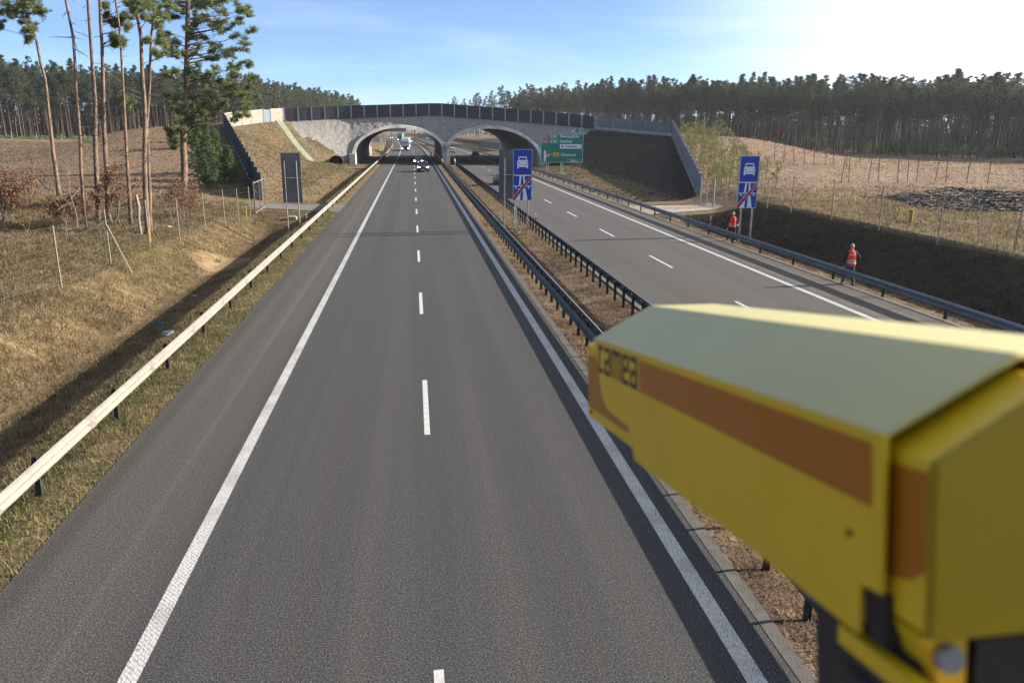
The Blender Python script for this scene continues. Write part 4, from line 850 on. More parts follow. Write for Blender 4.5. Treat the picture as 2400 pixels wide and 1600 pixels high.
# ------------------------------------------------------------ trees
needle=mat('pine_needles',(.105,.15,.055),.7,trans=0.45,col2=(.19,.21,.085),scale=.5,island=.45,spec=.25)
needle_d=mat('spruce_needles',(.05,.09,.03),.7,trans=0.35,col2=(.11,.145,.045),scale=.7,island=.4,spec=.25)
needle_f=mat('forest_needles',(.05,.064,.034),.75,trans=0.3,col2=(.08,.092,.042),scale=.08,island=.35,spec=.2)
bark=mat('pine_bark',(.21,.135,.09),.9,col2=(.06,.05,.045),scale=6.,stretch=(1,1,.35),bump=.9,bscale=14,bdist=.04,lo=.42,hi=.62)
bark_f=mat('forest_bark',(.12,.085,.065),.9,col2=(.06,.048,.042),scale=1.2,stretch=(1,1,.25))
twig=mat('dead_twig',(.085,.07,.06),.9)
class TB: # fast triangle buffer
    def __init__(s): s.V=[]; s.F=[]; s.n=0
    def tris(s,P): # P (n,3,3)
        s.V.append(P.reshape(-1,3)); k=len(P)*3; s.F.append(np.arange(s.n,s.n+k).reshape(-1,3)); s.n+=k
    def arr(s): return np.concatenate(s.V),np.concatenate(s.F)
def rdir(n,rng,flat=1.):
    v=rng.normal(size=(n,3)); v[:,2]*=flat; return v/np.linalg.norm(v,axis=1,keepdims=True)
def tufts(tb,C,size,rng,k=5,wid=.16,up=.35):
    """C (n,3) centres: each gets k narrow needle sprays fanning out and up"""
    n=len(C); C=np.repeat(C,k,0); d=rdir(n*k,rng,.7); d[:,2]+=up; d/=np.linalg.norm(d,axis=1,keepdims=True)
    r=rdir(n*k,rng); s=np.cross(d,r); s/=np.linalg.norm(s,axis=1,keepdims=True)+1e-9; L_=size*(.6+.8*rng.random((n*k,1)))
    tb.tris(np.stack([C-s*L_*wid,C+s*L_*wid,C+d*L_],1))
def clump(tb,c,r,n,rng,size,k=5,flat=.45,wid=.16):
    p=rng.normal(size=(n,3)); p/=np.linalg.norm(p,axis=1,keepdims=True); p*=rng.random((n,1))**.45; p*=np.array([r,r,r*flat]); tufts(tb,p+np.array(c),size,rng,k,wid)
def trunk_mesh(mb,pts,r0,r1,n=8,wob=0.):
    m=len(pts); mb.tube(pts,[r0+(r1-r0)*(i/(m-1))**.9 for i in range(m)],n)
# --- forest pine variants (shared meshes)
def forest_variant(i,low=False):
    rng=np.random.default_rng(100+i); h=19.+rng.random()*4.; mb=MB(); lean=rng.normal(size=2)*.35
    pts=[(lean[0]*(t**2),lean[1]*(t**2),h*t-.4) for t in np.linspace(0,1,5 if low else 9)]
    trunk_mesh(mb,pts,.17+.05*rng.random(),.03,4 if low else 6)
    if not low:
        for q in range(34):
            z=h*(.28+.4*rng.random()); a=rng.random()*6.28; t=z/h; x0,y0=lean*(t**2); l=.6+1.2*rng.random(); mb.tube([(x0,y0,z),(x0+l*math.cos(a),y0+l*math.sin(a),z+.25*l-.15)],[.03,.008],3,False)
    tb=TB(); cb=.58+.13*rng.random(); nb=16 if low else 36
    for q in range(nb):
        t=cb+(1-cb)*((q+rng.random())/nb); z=h*t; f=(t-cb)/(1-cb); R=(1.15+1.5*math.sin(math.pi*min(1,.25+f*.8)))*(.6+.6*rng.random())*(1-.55*f**2); a=rng.random()*6.28
        x0,y0=lean*(t**2); d=R*(.35+.5*rng.random()); c=(x0+d*math.cos(a),y0+d*math.sin(a),z+.1)
        if not low: mb.tube([(x0,y0,z-.4),c],[.04,.012],3,False)
        clump(tb,c,R*.55+.25,11 if low else 34,rng,.6 if low else .38,3 if low else 4,.38,.22 if low else .15)
    clump(tb,(lean[0],lean[1],h-.2),.6,6 if low else 16,rng,.5,4,.9,.2)
    return mb,tb,h
def mesh_from(name,V,F,m):
    o=big_mesh(name,V,F,m); me=o.data; bpy.data.objects.remove(o); return me
FV=[]
for i in range(9):
    mb,tb,h=forest_variant(i); o=mb.build('trunk',bark_f,smooth=True); tm=o.data; bpy.data.objects.remove(o); V,F_=tb.arr(); FV.append((tm,mesh_from('crown',V,F_,needle_f),h))
def pine(x,y,rz,s,sz,i,label,group,z=None):
    tm,cm,h=FV[i%9]; e=empty('pine_tree',(x,y,(tz(x,y) if z is None else z)-.1),label,'pine tree',group,rz); e.scale=(s,s,sz)
    for nm,me in (('trunk',tm),('crown',cm)): o=bpy.data.objects.new(nm,me); COL.objects.link(o); o.parent=e
    return e
def row_pts(pl,st,off,rng,jit=.9):
    P=along([(a,b,0) for a,b in pl],st); o=[]
    for i,p in enumerate(P):
        q=P[min(i+1,len(P)-1)]-P[max(i-1,0)]; n=Vector((q.y,-q.x,0)).normalized(); r=p+n*off; o.append((r.x+rng.normal()*jit,r.y+rng.normal()*jit))
    return o
LEFTE=[(-150,240),(-128,262),(-61,318),(-45,400),(-33,520)]
RIGHTE=[(152,118),(128,146),(113,180),(107,214),(96,250),(74,300),(54,345),(40,372)]
rng=np.random.default_rng(5); c=0; stuffP=[]
ind=[]
for r in range(17):
    for (x,y) in row_pts(LEFTE,3.3 if r<3 else 4.3,-r*4.2,rng,1.0):
        (ind if r<3 else stuffP).append((x,y,'L',r))
for r in range(17):
    for (x,y) in row_pts(RIGHTE,3.1 if r<3 else 4.3,r*4.2,rng,1.0):
        (ind if r<3 else stuffP).append((x,y,'R',r))
print('individual pines',len(ind),'stuff',len(stuffP))
fin=[p for p in ind]
fin.sort(key=lambda p:math.hypot(p[0],p[1])); stuffP+=fin[300:]; fin=fin[:300]
for (x,y,sd_,r) in fin:
    side='left' if sd_=='L' else 'right'; s=.72+.42*rng.random(); hh=(.97 if sd_=='L' else .72+.2*sst((y-150)/170))*(.76+.40*rng.random())
    rw=['front','second','third'][min(r,2)]; az=math.degrees(math.atan2(x,y))
    if sd_=='L': wh='left of the roadside pine trunks' if az<-29 else 'between the roadside pine trunks' if az<-20 else 'behind the big full-crowned pine' if az<-13 else 'right of the big pine, above the pale noise wall'
    else: wh='above the dark panelled noise wall' if az<14 else 'above the grey-blue noise wall' if az<19 else 'behind the planted young pines' if az<24 else 'above the right blue road sign' if az<29 else 'across the middle of the right field' if az<34 else 'behind the branch pile at the right'
    lab=rw+'-row forest pine '+wh
    pine(x,y,rng.random()*6.28,s,hh,int(rng.integers(9)),lab,'pines at the front edge of the '+side+' forest')
LV=[]
for i in range(4):
    mb,tb,h=forest_variant(20+i,True); V,F_=tb.arr(); tv=[];tf=[]
    for f in mb.f:
        for k in range(1,len(f)-1): tf.append((f[0],f[k],f[k+1]))
    LV.append((np.array(mb.v),np.array(tf),V,F_))
def forest_mass(name,P,label,hmul=1.):
    V0=[];F0=[];V1=[];F1=[];a=b=0
    for (x,y) in P:
        tv,tf,cv,cf=LV[int(rng.integers(4))]; q=rng.random()*6.28; R=np.array([[math.cos(q),-math.sin(q),0],[math.sin(q),math.cos(q),0],[0,0,1]]); s=np.array([1,1,(.84+.3*rng.random())*(hmul if x<0 or y>420 else .74+.18*float(sst((y-150)/170)))])
        T=np.array([x,y,tz(x,y)-.1]); v=(tv*s)@R.T+T; V0.append(v); F0.append(tf+a); a+=len(v); v=(cv*s)@R.T+T; V1.append(v); F1.append(cf+b); b+=len(v)
    e=empty(name,(0,0,0),label,'forest'); e['kind']='stuff'
    big_mesh('trunks',np.concatenate(V0),np.concatenate(F0),bark_f,e)['kind']='stuff'; big_mesh('crowns',np.concatenate(V1),np.concatenate(F1),needle_f,e)['kind']='stuff'
stuffP_all=stuffP
forest_mass('forest',[(p[0],p[1]) for p in stuffP],'dense pine forest behind the front trees on both sides')
far=[(rng.uniform(-150,-22)-float(shift(y))*.0,y) for y in rng.uniform(540,760,260)]
far=[(x,y) for x,y in far if x<-30-float(shift(y))]+[(rng.uniform(-120,140),rng.uniform(800,900)) for _ in range(330)]+[(rng.uniform(36,170)-float(shift(y)),y) for y in rng.uniform(400,800,260)]
forest_mass('forest',far,'far wood closing the view where the road bends away')
# slim understorey trunks and a thicket of younger pines deep in both woods
tb=TB(); vq=[]; fq=[]; nq=0; rq=np.random.default_rng(31)
deep=[p for p in stuffP if p[3]>=(3 if p[2]=='L' else 6)]
for _ in range(6500):
    p=deep[int(rq.integers(len(deep)))]; x,y=p[0]+rq.normal()*2.5,p[1]+rq.normal()*2.5; z=tz(x,y)-.1; hh=rq.uniform(8,14)*(.8 if x>0 else 1.); r0=rq.uniform(.06,.13); lx,ly=rq.normal(size=2)*.5
    vq+= [(x+a*r0,y+b*r0,z) for a,b in ((1,0),(-.5,.87),(-.5,-.87))]+[(x+lx+a*r0*.4,y+ly+b*r0*.4,z+hh) for a,b in ((1,0),(-.5,.87),(-.5,-.87))]; fq+=[(nq+i,nq+(i+1)%3,nq+3+(i+1)%3) for i in range(3)]+[(nq+i,nq+3+(i+1)%3,nq+3+i) for i in range(3)]; nq+=6
tag(big_mesh('understorey_trunks',np.array(vq),np.array(fq),bark_f),kind='stuff')
for p in [q for q in stuffP if q[3]>=12]:
    x,y=p[0]+rq.normal(),p[1]+rq.normal(); z=tz(x,y); hh=rq.uniform(11,15)*(.85 if x>0 else 1.)
    for q in range(11): t=(q+.5)/11; clump(tb,(x,y,z+hh*t),2.1*(1.1-t)+.6,9,rq,.9,3,.5,.3)
V,F_=tb.arr(); tag(big_mesh('young_thicket',V,F_,needle_f),kind='stuff')
# undergrowth of young trees behind the first right-hand trunks
tb=TB(); r2=np.random.default_rng(3)
for (x,y) in [(p[0]+r2.normal()*2,p[1]+r2.normal()*2) for p in stuffP if p[2]=='R' and 3<=p[3]<=6]:
    for _ in range(3):
        xx,yy=x+r2.normal()*2,y+r2.normal()*2; z=tz(xx,yy); hh=1.6+1.8*r2.random(); clump(tb,(xx,yy,z+hh*.45),1.25,16,r2,.5,3,1.1,.3)
V,F_=tb.arr(); tag(big_mesh('undergrowth',V,F_,mat('undergrowth_green',(.13,.19,.07),.8,trans=0.4,island=.3)),kind='stuff')
tb=TB()
for _ in range(260):
    t=r2.random(); xx=-135+75*t+r2.normal()*3; yy=258+58*t+r2.normal()*3; clump(tb,(xx,yy,tz(xx,yy)+.5),.9,10,r2,.4,3,.8,.3)
V,F_=tb.arr(); tag(big_mesh('undergrowth',V,F_,MATS['undergrowth_green']),kind='stuff')

# --- near pines on the left, from their measured lines
c1=1/3.36
def near_pine(label,base,line,r0,top,clumps,stubs=16,csize=.22,extra=None,seed=0):
    rng=np.random.default_rng(seed); bx,by=unp(base[0]*c1,300+base[1]*c1); bz=tz(bx,by)
    e=empty('pine_tree',(bx,by,bz),label,'pine tree'); pts=[(bx,by,bz-.3)]
    pix=[]
    for (px,py) in line: pix.append(at(px*c1,py*c1,by))
    pix=sorted(pix,key=lambda p:p[2]); pts+=[p for p in pix if p[2]>bz+.6]
    l=pts[-1]; k=pts[-2]; dz=top-l[2]; sl=(l[0]-k[0])/(l[2]-k[2])*.6; 
    if dz>0:
        for t in (.33,.66,1.): pts.append((l[0]+sl*dz*t+rng.normal()*.12,l[1]+rng.normal()*.15,l[2]+dz*t))
    P=[]
    for a,b in zip(pts[:-1],pts[1:]):
        n=max(1,int((b[2]-a[2])/1.1))
        for q in range(n): P.append(tuple(Vector(a).lerp(Vector(b),q/n)+Vector((rng.normal()*.025,rng.normal()*.025,0))))
    P.append(pts[-1]); m=len(P); mb=MB(); mb.tube(P,[max(.03,r0*(1-.62*(i/(m-1))**1.1)*(1.25 if i==0 else 1)) for i in range(m)],10)
    def axis(z):
        for a,b in zip(P[:-1],P[1:]):
            if a[2]<=z<=b[2]: return Vector(a).lerp(Vector(b),(z-a[2])/(b[2]-a[2]+1e-9))
        return Vector(P[-1])
    nf=len(mb.f)
    for q in range(stubs):
        z=bz+4+rng.random()*(min(top,15)-bz-4); o=axis(z); a=rng.random()*6.28; l=.25+1.1*rng.random()**2; d=Vector((math.cos(a),math.sin(a),.3*rng.normal())); p2=o+d*l; mb.tube([o,o+d*l*.6+Vector((0,0,.04)),p2],[.022,.014,.005],4,False)
        if l>.6: 
            for _ in range(3): w=o+d*l*rng.uniform(.4,.9); mb.tube([w,w+Vector(rng.normal(size=3))*.22],[.009,.003],3,False)
    tb=TB()
    cl=[]
    for (px,py,rad,*dy) in clumps:
        for j in range(3):
            yy=by+(dy[0] if dy else rng.normal()*1.2); c=at((px+rng.normal()*rad*.42)*c1,(py+rng.normal()*rad*.42)*c1,yy); cl.append((c,rad*c1*by/1826*rng.uniform(.42,.72),j>0))
    # the part of the crown above the frame
    for q in range(extra or 0):
        z=rng.uniform(15.,top+.5); a=rng.random()*6.28; R=2.6*(1-.6*max(0,(z-15)/(top-14)))*rng.uniform(.3,1); o=axis(min(z,top)); cl.append(((o.x+R*math.cos(a),o.y+R*math.sin(a),z),.75,False))
    lastc=None
    for c,r,sub in cl:
        c=Vector(c); o=axis(max(bz+3,min(top,c.z-.25*(c-axis(c.z)).length)))
        if sub and lastc is not None and (c-lastc).length<2.2: mid=lastc.lerp(c,.5); mb.tube([lastc,c],[.012,.006],3,False)
        else: L_=(c-o).length; mid=o.lerp(c,.55)+Vector((0,0,-.08*L_+.15)); mb.tube([o,mid,c],[.018+.010*L_,.016,.008],5,False); lastc=c
        for _ in range(4): w=mid.lerp(c,rng.random()); mb.tube([w,w+Vector(rng.normal(size=3))*r*.7],[.01,.004],3,False)
        n=int(135*(r/.75)**2*(.22/csize)**2)+10; nt_=max(4,n//9)
        ow=Vector((c.x-o.x,c.y-o.y,0)); ow=ow.normalized() if ow.length>.05 else Vector((0,0,0)); PP=[]
        for _ in range(nt_):
            dv=Vector(rng.normal(size=3)); dv.z*=.45; dv=(dv.normalized()+ow*.55+Vector((0,0,.12))).normalized(); ll=r*rng.uniform(.6,1.75); st0=c-dv*r*.25; en=st0+dv*ll
            mb.tube([st0,en],[.008,.003],3,False); kk=max(4,int(9*ll/r)); tt=rng.random((kk,1))**.8
            PP.append(np.array(st0)+(np.array(en)-np.array(st0))*(.2+.85*tt)+rng.normal(size=(kk,3))*.05)
        tufts(tb,np.concatenate(PP),csize,rng,6,.075,.4)
    mb.mi=[0]*nf+[1]*(len(mb.f)-nf); mb.build('trunk',[bark,twig],e,smooth=True)
    if tb.n: V,F_=tb.arr(); big_mesh('crown',V-np.array([bx,by,bz]),F_,needle,e)
    return e
T1c=[(60,40,70),(140,60,80),(230,70,70),(20,120,60),(120,130,60),(250,140,70),(200,180,60),(270,220,50),(10,210,40),(260,290,45),(200,250,35),(230,330,30),(150,0,80),(40,-30,80),(300,60,40)]
near_pine('leftmost tall pine, leaning left, with a one-sided crown at the top left corner',(465,540),[(460,1540),(420,1200),(370,750),(330,500),(290,330),(230,150),(150,30)],.16,19,T1c,10,.26,10,1)
near_pine('thin crooked bare pine, second from the left of the roadside group',(690,820),[(650,1540),(630,1100),(600,700),(575,300),(540,100),(510,0)],.105,17,[],22,.22,14,2)
near_pine('straight thick bare pine, third from the left of the roadside group',(772,748),[(760,1400),(745,800),(705,200),(685,0)],.15,20,[],26,.22,22,3)
near_pine('thick straight pine with dark needle clusters on its right, fourth from the left',(865,760),[(840,1500),(815,700),(785,0)],.145,20,[(860,150,45,.5),(930,150,50,.5),(985,140,35,.5),(830,120,30,.5),(880,290,40,-.5),(930,300,35,-.5),(900,350,30,-.4),(970,340,35,0),(830,60,30),(1010,215,25),(900,180,50,.5)],24,.22,20,4)
near_pine('slim pale-barked pine standing between two thick ones, fifth from the left',(1030,768),[(1015,1540),(975,750),(955,400),(915,0)],.1,18,[(970,790,35,.4),(1010,850,40,.5),(1000,30,30)],18,.22,14,5)
near_pine('left stem of the close pair of tall pines in front of the big pine',(1160,835),[(1145,1500),(1135,800),(1110,300),(1070,0)],.15,19,[(1080,20,50),(1030,20,35),(1140,50,55),(1060,90,40),(1150,150,30)],18,.22,18,6)
near_pine('right stem of the close pair of tall pines, thinner and forked',(1185,832),[(1160,1000),(1185,700),(1195,300),(1215,100)],.11,18.5,[(1230,80,70),(1290,130,60),(1200,30,70),(1260,210,60),(1240,330,50),(1300,370,60),(1220,420,35),(1290,440,45),(1200,170,40),(1340,60,60),(1160,330,25),(1180,20,60)],16,.22,20,7)
T8c=[]
rg=np.random.default_rng(77)
BIG=[(1300,10,90),(1400,20,90),(1530,30,80),(1640,15,80),(1760,20,80),(1880,30,80),(1960,80,60),(1420,110,80),(1340,170,70),(1560,110,70),(1800,100,50),(1900,120,60),(1500,200,70),(1640,200,80),(1760,190,80),(1880,190,70),(1350,260,70),(1470,270,70),(1600,290,80),(1720,300,80),(1850,290,80),(1960,260,50),(1400,350,60),(1560,370,70),(1690,370,60),(1820,380,80),(1900,340,60),(1330,400,60),(1370,450,60),(1460,430,50),(1740,460,90),(1860,480,80),(1960,510,55),(1640,450,40),(1460,540,80),(1380,560,60),(1560,580,80),(1700,560,80),(1820,560,80),(1340,620,50),(1560,670,90),(1660,650,80),(1780,640,90),(1900,650,80),(1990,650,50),(1640,740,90),(1760,740,90),(1880,750,80),(1960,740,60),(1330,790,60),(1400,820,70),(1480,790,60),(1560,840,80),(1680,840,80),(1800,840,80),(1900,860,60),(1960,850,50),(1420,900,60),(1500,950,70),(1460,1010,60),(1860,930,50),(1830,960,35),(1940,920,40),(1600,900,60),(1350,1080,50),(1380,1140,50),(1400,1060,45),(1560,960,60)]
near_pine('big full-crowned pine with orange trunk beside the left noise wall',(1440,640),[(1448,1300),(1440,1000),(1470,700),(1475,400),(1485,0)],.25,22,[(a+rg.normal()*10,b+rg.normal()*10,c*.93) for a,b,c in BIG],10,.25,55,8)
# two more pine tops at the left border
near_pine('broad low pine with yellowish crown at the left border, in front of the forest',(30,-390),[(60,700),(40,560)],.2,8.2,[(20,530,60),(60,560,55),(20,600,70),(70,620,50),(40,660,50),(10,690,40),(-40,600,80)],4,.35,None,9)
# --- spruces by the left wall
def conifer(label,x,y,h,R,seed,m=needle_d,name='spruce_tree'):
    rng=np.random.default_rng(seed); z=tz(x,y); e=empty(name,(x,y,z),label,'spruce tree'); mb=MB(); mb.tube([(x,y,z-.2),(x,y,z+h)],[.09,.015],7); tb=TB()
    nb=int(h*13)
    for q in range(nb):
        t=(q+rng.random())/nb; zz=z+.25+(h-.25)*t; a=q*2.4+rng.normal()*.3; r=R*(1-t)**.8*(.55+.75*rng.random())+.1; tip=Vector((x+r*math.cos(a),y+r*math.sin(a),zz+.28*r)); o=Vector((x,y,zz-.1)); mb.tube([o,tip],[.018,.005],3,False)
        n=int(7+r*15); s=rng.random(n)**.6; P=np.array([o.lerp(tip,float(u)) for u in s])+rng.normal(size=(n,3))*np.array([.10,.10,.06]); tufts(tb,P,.22,rng,6,.12,.35)
    mb.build('trunk',twig,e); V,F_=tb.arr(); big_mesh('crown',V-np.array([x,y,z]),F_,m,e); return e
for lab,px,py,h,R,sd_ in [('tall dense dark green spruce against the stepped wall, rearmost',1580,1380,7.6,1.75,1),('mid-height dark spruce in front of the tallest one by the wall',1660,1480,6.,1.35,2),('lowest spruce at the right end of the clump by the wall',1815,1440,3.6,1.25,3),('bright green spruce right of the tallest one, by the stepped wall',1720,1430,5.2,1.3,4),('small dark spruce left of the big pine trunk',1375,1180,3.2,1.1,5)]:
    x,y=unp(px*c1,py*c1); conifer(lab,x,y,h,R,sd_)
x,y=-30.3,118; conifer('small spruce high up behind the stepped wall',x,y,3.,1.,6)
# --- young pines along the outside of the right wall (rows)
yp=[]
for i in range(3):
    r3=np.random.default_rng(60+i); mb=MB(); tb=TB(); h=2.6; mb.tube([(0,0,-.1),(.03,0,h*.6),(0,0,h)],[.035,.025,.01],5)
    for q in range(20):
        t=.25+.75*(q+r3.random())/20; a=r3.random()*6.28; r=(.62*(1.15-t)+.12); tip=np.array([r*math.cos(a),r*math.sin(a),h*t+.22]); mb.tube([(0,0,h*t-.1),tuple(tip)],[.012,.004],3,False); clump(tb,tuple(tip),.17,7,r3,.18,6,.9,.10)
    o=mb.build('trunk',bark_f); tm=o.data; bpy.data.objects.remove(o); V,F_=tb.arr(); yp.append((tm,mesh_from('crown',V,F_,mat('young_pine_needles',(.19,.19,.06),.7,trans=0.4,island=.4))))
r3=np.random.default_rng(9); k=0
for row in range(6):
    for j in range(22):
        t=j/21.; y=72+66*t+r3.normal()*.7; xw=27.8+18.7*(y-74.5)/66.5; x=xw+1.6+row*1.35+r3.normal()*.35
        if r3.random()<.10+.35*(1-t)*(row/6)+(.5 if row>3 and t>.6 else 0): continue
        tm,cm=yp[k%3]; s=.62+.45*r3.random(); e=empty('young_pine',(x,y,tz(x,y)),'thin young pine in the planted rows outside the right stepped wall','young pine','young pines planted along the right wall',r3.random()*6.28); e.scale=(s,s,s); k+=1
        for nm,me in (('trunk',tm),('crown',cm)): o=bpy.data.objects.new(nm,me); COL.objects.link(o); o.parent=e
# bare saplings near the right gate
# --- brown-leaved beech shrubs on the left
leafm=mat('dry_beech_leaf',(.165,.088,.052),.8,trans=0.4,island=.4); barkg=mat('grey_bark',(.17,.14,.12),.9,col2=(.1,.085,.07),scale=8)
def shrub(label,x,y,h,R,nl,seed,leaf=True,name='beech_shrub',m=None,lean=0):
    rng=np.random.default_rng(seed); z=tz(x,y); e=empty(name,(x,y,z),label,'shrub' if leaf else 'sapling'); mb=MB(); tips=[]
    def grow(o,d,l,r,lv):
        p=o+d*l; m_=o.lerp(p,.5)+Vector(rng.normal(size=3))*l*.06; mb.tube([o,m_,p],[r,r*.8,r*.55],4 if lv<2 else 3,False); tips.append((p,lv))
        if lv<3:
            for _ in range(int(rng.integers(2,4)) if lv else int(rng.integers(4,7))):
                nd=(d+Vector(rng.normal(size=3))*.55+Vector((0,0,.12))).normalized(); grow(o.lerp(p,rng.uniform(.35,1)),nd,l*rng.uniform(.5,.75),r*.55,lv+1)
    for s in range(2 if leaf else 1): grow(Vector((x+rng.normal()*.1,y+rng.normal()*.1,z-.05)),Vector((rng.normal()*.15+lean,rng.normal()*.15,1)).normalized(),h*.5,.035*h/3,0)
    mb.build('branches',m or barkg,e)
    if leaf:
        T=np.array([t[0] for t in tips if t[1]>=2]); C=T[rng.integers(len(T),size=nl)]+rng.normal(size=(nl,3))*np.array([.2,.2,.16])*R; d=rdir(nl,rng); u=np.cross(d,rdir(nl,rng)); u/=np.linalg.norm(u,axis=1,keepdims=True); s=.05+.04*rng.random((nl,1))
        tb=TB(); tb.tris(np.stack([C-u*s*.7,C+u*s*.7,C+d*s*1.6],1)); V,F_=tb.arr(); big_mesh('leaves',V-np.array([x,y,z]),F_,leafm,e)
    return e
for lab,px,py,h,R,nl,sd_ in [('large rust-leaved beech shrub at the left border',20,830,4.2,1.4,2600,1),('low brown-leaved beech shrub in front of the second pine',490,790,1.9,1.,1300,2),('tall narrow brown-leaved beech between two pine trunks',925,755,3.9,.9,1700,3),('brown-leaved beech shrub at the foot of the big pine',1430,720,2.5,1.1,1800,4),('brown-leaved shrub around the feet of the second and third pines',680,790,2.2,.9,1100,5),('sparse reddish shrub low at the left border below the large one',90,760,2.2,1.,900,6),('thin brown-leaved shrub right of the slim pale pine',1060,740,2.,.7,500,9)]:
    x,y=unp(px*c1,300+py*c1); shrub(lab,x,y,h,R,nl,sd_)
for lab,px,py,h,sd_,ln in [('bare leaning sapling in front of the fence at far left',220,985,2.2,11,-.1),('bare thin sapling between the fence and the second pine',500,930,2.4,12,.05),('leaning bare sapling left of the big pine foot',1350,750,2.4,13,-.5),('bare sapling beside the leftmost pine, branching wide',440,600,5.,14,-.05),('bare wispy sapling left of the second pine',640,800,4.4,15,-.1),('small bare sapling low on the bank at the left border',20,1440,1.4,16,0),('small bare sapling low on the bank, just right of the border one',110,1440,1.5,17,.1),('bare sapling behind the fence brace',790,880,1.9,18,0)]:
    x,y=unp(px*c1,300+py*c1); shrub(lab,x,y,h,1,0,sd_,False,'bare_sapling',None,ln)
# pale birch stump
x,y=unp(1112*c1,300+850*c1); e=empty('birch_trunk',(x,y,tz(x,y)),'short broken white birch trunk beside the fence post','tree stump'); mb=MB(); z=tz(x,y); mb.tube([(x,y,z-.1),(x-.03,y,z+.9),(x+.05,y,z+1.6),(x-.02,y,z+2.25)],[.1,.09,.085,.08],9); mb.build('stem',mat('birch_bark',(.26,.24,.21),.8,col2=(.12,.1,.09),scale=5,stretch=(1,1,3),lo=.5,hi=.62),e)
# --- pile of grey branches on the right field
P0=[unp(1600+a/2.94,140+b/2.94) for a,b in [(1250,948),(2400,948),(2400,1050),(1700,1040)]]
tb=MB(); r4=np.random.default_rng(4); e=empty('branch_pile',(P0[0][0],P0[0][1],tz(*P0[0])),'long heap of grey cut branches and logs on the right field','branch pile')
for q in range(1500):
    s,t=r4.random(),r4.random(); a=Vector((*P0[0],0)).lerp(Vector((*P0[1],0)),s); b=Vector((*P0[3],0)).lerp(Vector((*P0[2],0)),s); p=a.lerp(b,t); edge=4*t*(1-t); hh=edge*(.25+.75*min(1,s*4))*.75*(.4+1.1*vnoise(p.x*.5,p.y*.5,1,8)); z=tz(p.x,p.y)+hh*r4.random()
    an=r4.normal()*.6+.2; l=.4+1.3*r4.random(); d=Vector((math.cos(an),math.sin(an),r4.normal()*.12)); tb.tube([p+Vector((0,0,z))-d*l*.5,p+Vector((0,0,z+.08*r4.normal())),p+Vector((0,0,z))+d*l*.5],[.03+.05*r4.random()**2,.035,.02],4,False)
tag(tb.build('branches',mat('weathered_wood',(.085,.075,.066),.9,col2=(.035,.032,.03),scale=3,island=.4),e),kind='stuff')
# ------------------------------------------------------------ grass
def blades(name,rects,dens,hmin,hmax,wid,m,seed,lean=1.2,keepf=None):
    rng=np.random.default_rng(seed); tb=TB()
    for (x0,x1,y0,y1,dm) in rects:
        n=int((x1-x0)*(y1-y0)*dens*dm); x=rng.uniform(x0,x1,n); y=rng.uniform(y0,y1,n)
        k=fbm(x,y,.9,3,seed)>.12+.3*rng.random(n)
        if keepf is not None: k&=keepf(x,y)
        x,y=x[k],y[k]; n=len(x); z=terrain(x,y)-.01; h=rng.uniform(hmin,hmax,n)*(.6+.9*fbm(x,y,.35,2,seed+1)); a=rng.random(n)*6.28; l=rng.random(n)**.7*lean; w=wid*(.6+.8*rng.random(n))*(1+np.hypot(x,y)/60)
        tip=np.stack([x+np.sin(l)*h*np.cos(a),y+np.sin(l)*h*np.sin(a),z+np.cos(l)*h],-1); b=a+1.57+rng.normal(size=n)*.5; o=np.stack([np.cos(b)*w,np.sin(b)*w,0*w],-1); B=np.stack([x,y,z],-1); tb.tris(np.stack([B-o,B+o,tip],1))
    V,F_=tb.arr(); return tag(big_mesh(name,V,F_,m),kind='stuff')
gm=mat('dry_grass_blades',(.20,.148,.082),.8,trans=0.4,island=.7,col2=(.10,.078,.036),scale=.9,lo=.4,hi=.6); gg=mat('green_grass_blades',(.095,.095,.038),.8,trans=0.4,island=.5,col2=(.2,.16,.075),scale=1.3,lo=.42,hi=.6)
gd=mat('shade_dark_bank_blades',(.030,.030,.019),.85,trans=0.25,island=.5,col2=(.065,.052,.03),scale=.8)  # blades darkened, the bank's shade is in their colour
nosand=lambda x,y:~((np.exp(-(((x+10.9)/1.5)**2+((y-45.5)/2.4)**2)**1.5)>.35)&(fbm(x,y,.8,2,3)>.3))
blades('dry_grass',[(-19,-11.2,10,32,1.),(-24,-11.2,32,48,.62),(-30,-11.2,48,66,.4)],680,.08,.26,.0075,gm,1,1.6,nosand)
blades('tall_weeds',[(-24,-11.6,11,60,1.)],3.2,.35,.8,.0045,gm,31,.7)
blades('ditch_grass',[(-11.2,-8.4,8,34,1.),(-11.2,-8.4,34,66,.45)],900,.05,.16,.007,gm,21,1.55,nosand)
blades('dry_grass',[(-60,-12,30,70,1.),(27,60,30,75,.9),(26.2,40,24,60,1.6)],34,.10,.30,.013,gm,2,1.6,lambda x,y:((x<-14)|(x>26.)))
em=mat('slope_tufts',(.16,.125,.07),.9,trans=0.45,island=.7,col2=(.09,.085,.035),scale=.6,lo=.4,hi=.6)
blades('slope_tufts',[(-34,-12.6,76,158,1.),(-13,-7.5,73,156,.8)],26,.08,.24,.018,em,12,1.5,lambda x,y:inpoly(x,y,CREST))
blades('slope_tufts',[(20,46,66,158,1.)],20,.08,.24,.018,mat('slope_tufts_shaded',(.055,.046,.032),.9,trans=0.4,island=.7,col2=(.06,.055,.035),scale=.6),13,1.5,lambda x,y:inpoly(x,y,CREST)&(x>20.5))  # darker copy of the tuft colour, slope shade painted in
blades('field_tufts',[(-120,-14,66,235,1.)],5,.10,.26,.024,em,14,1.5,lambda x,y:~inpoly(x,y,CREST))
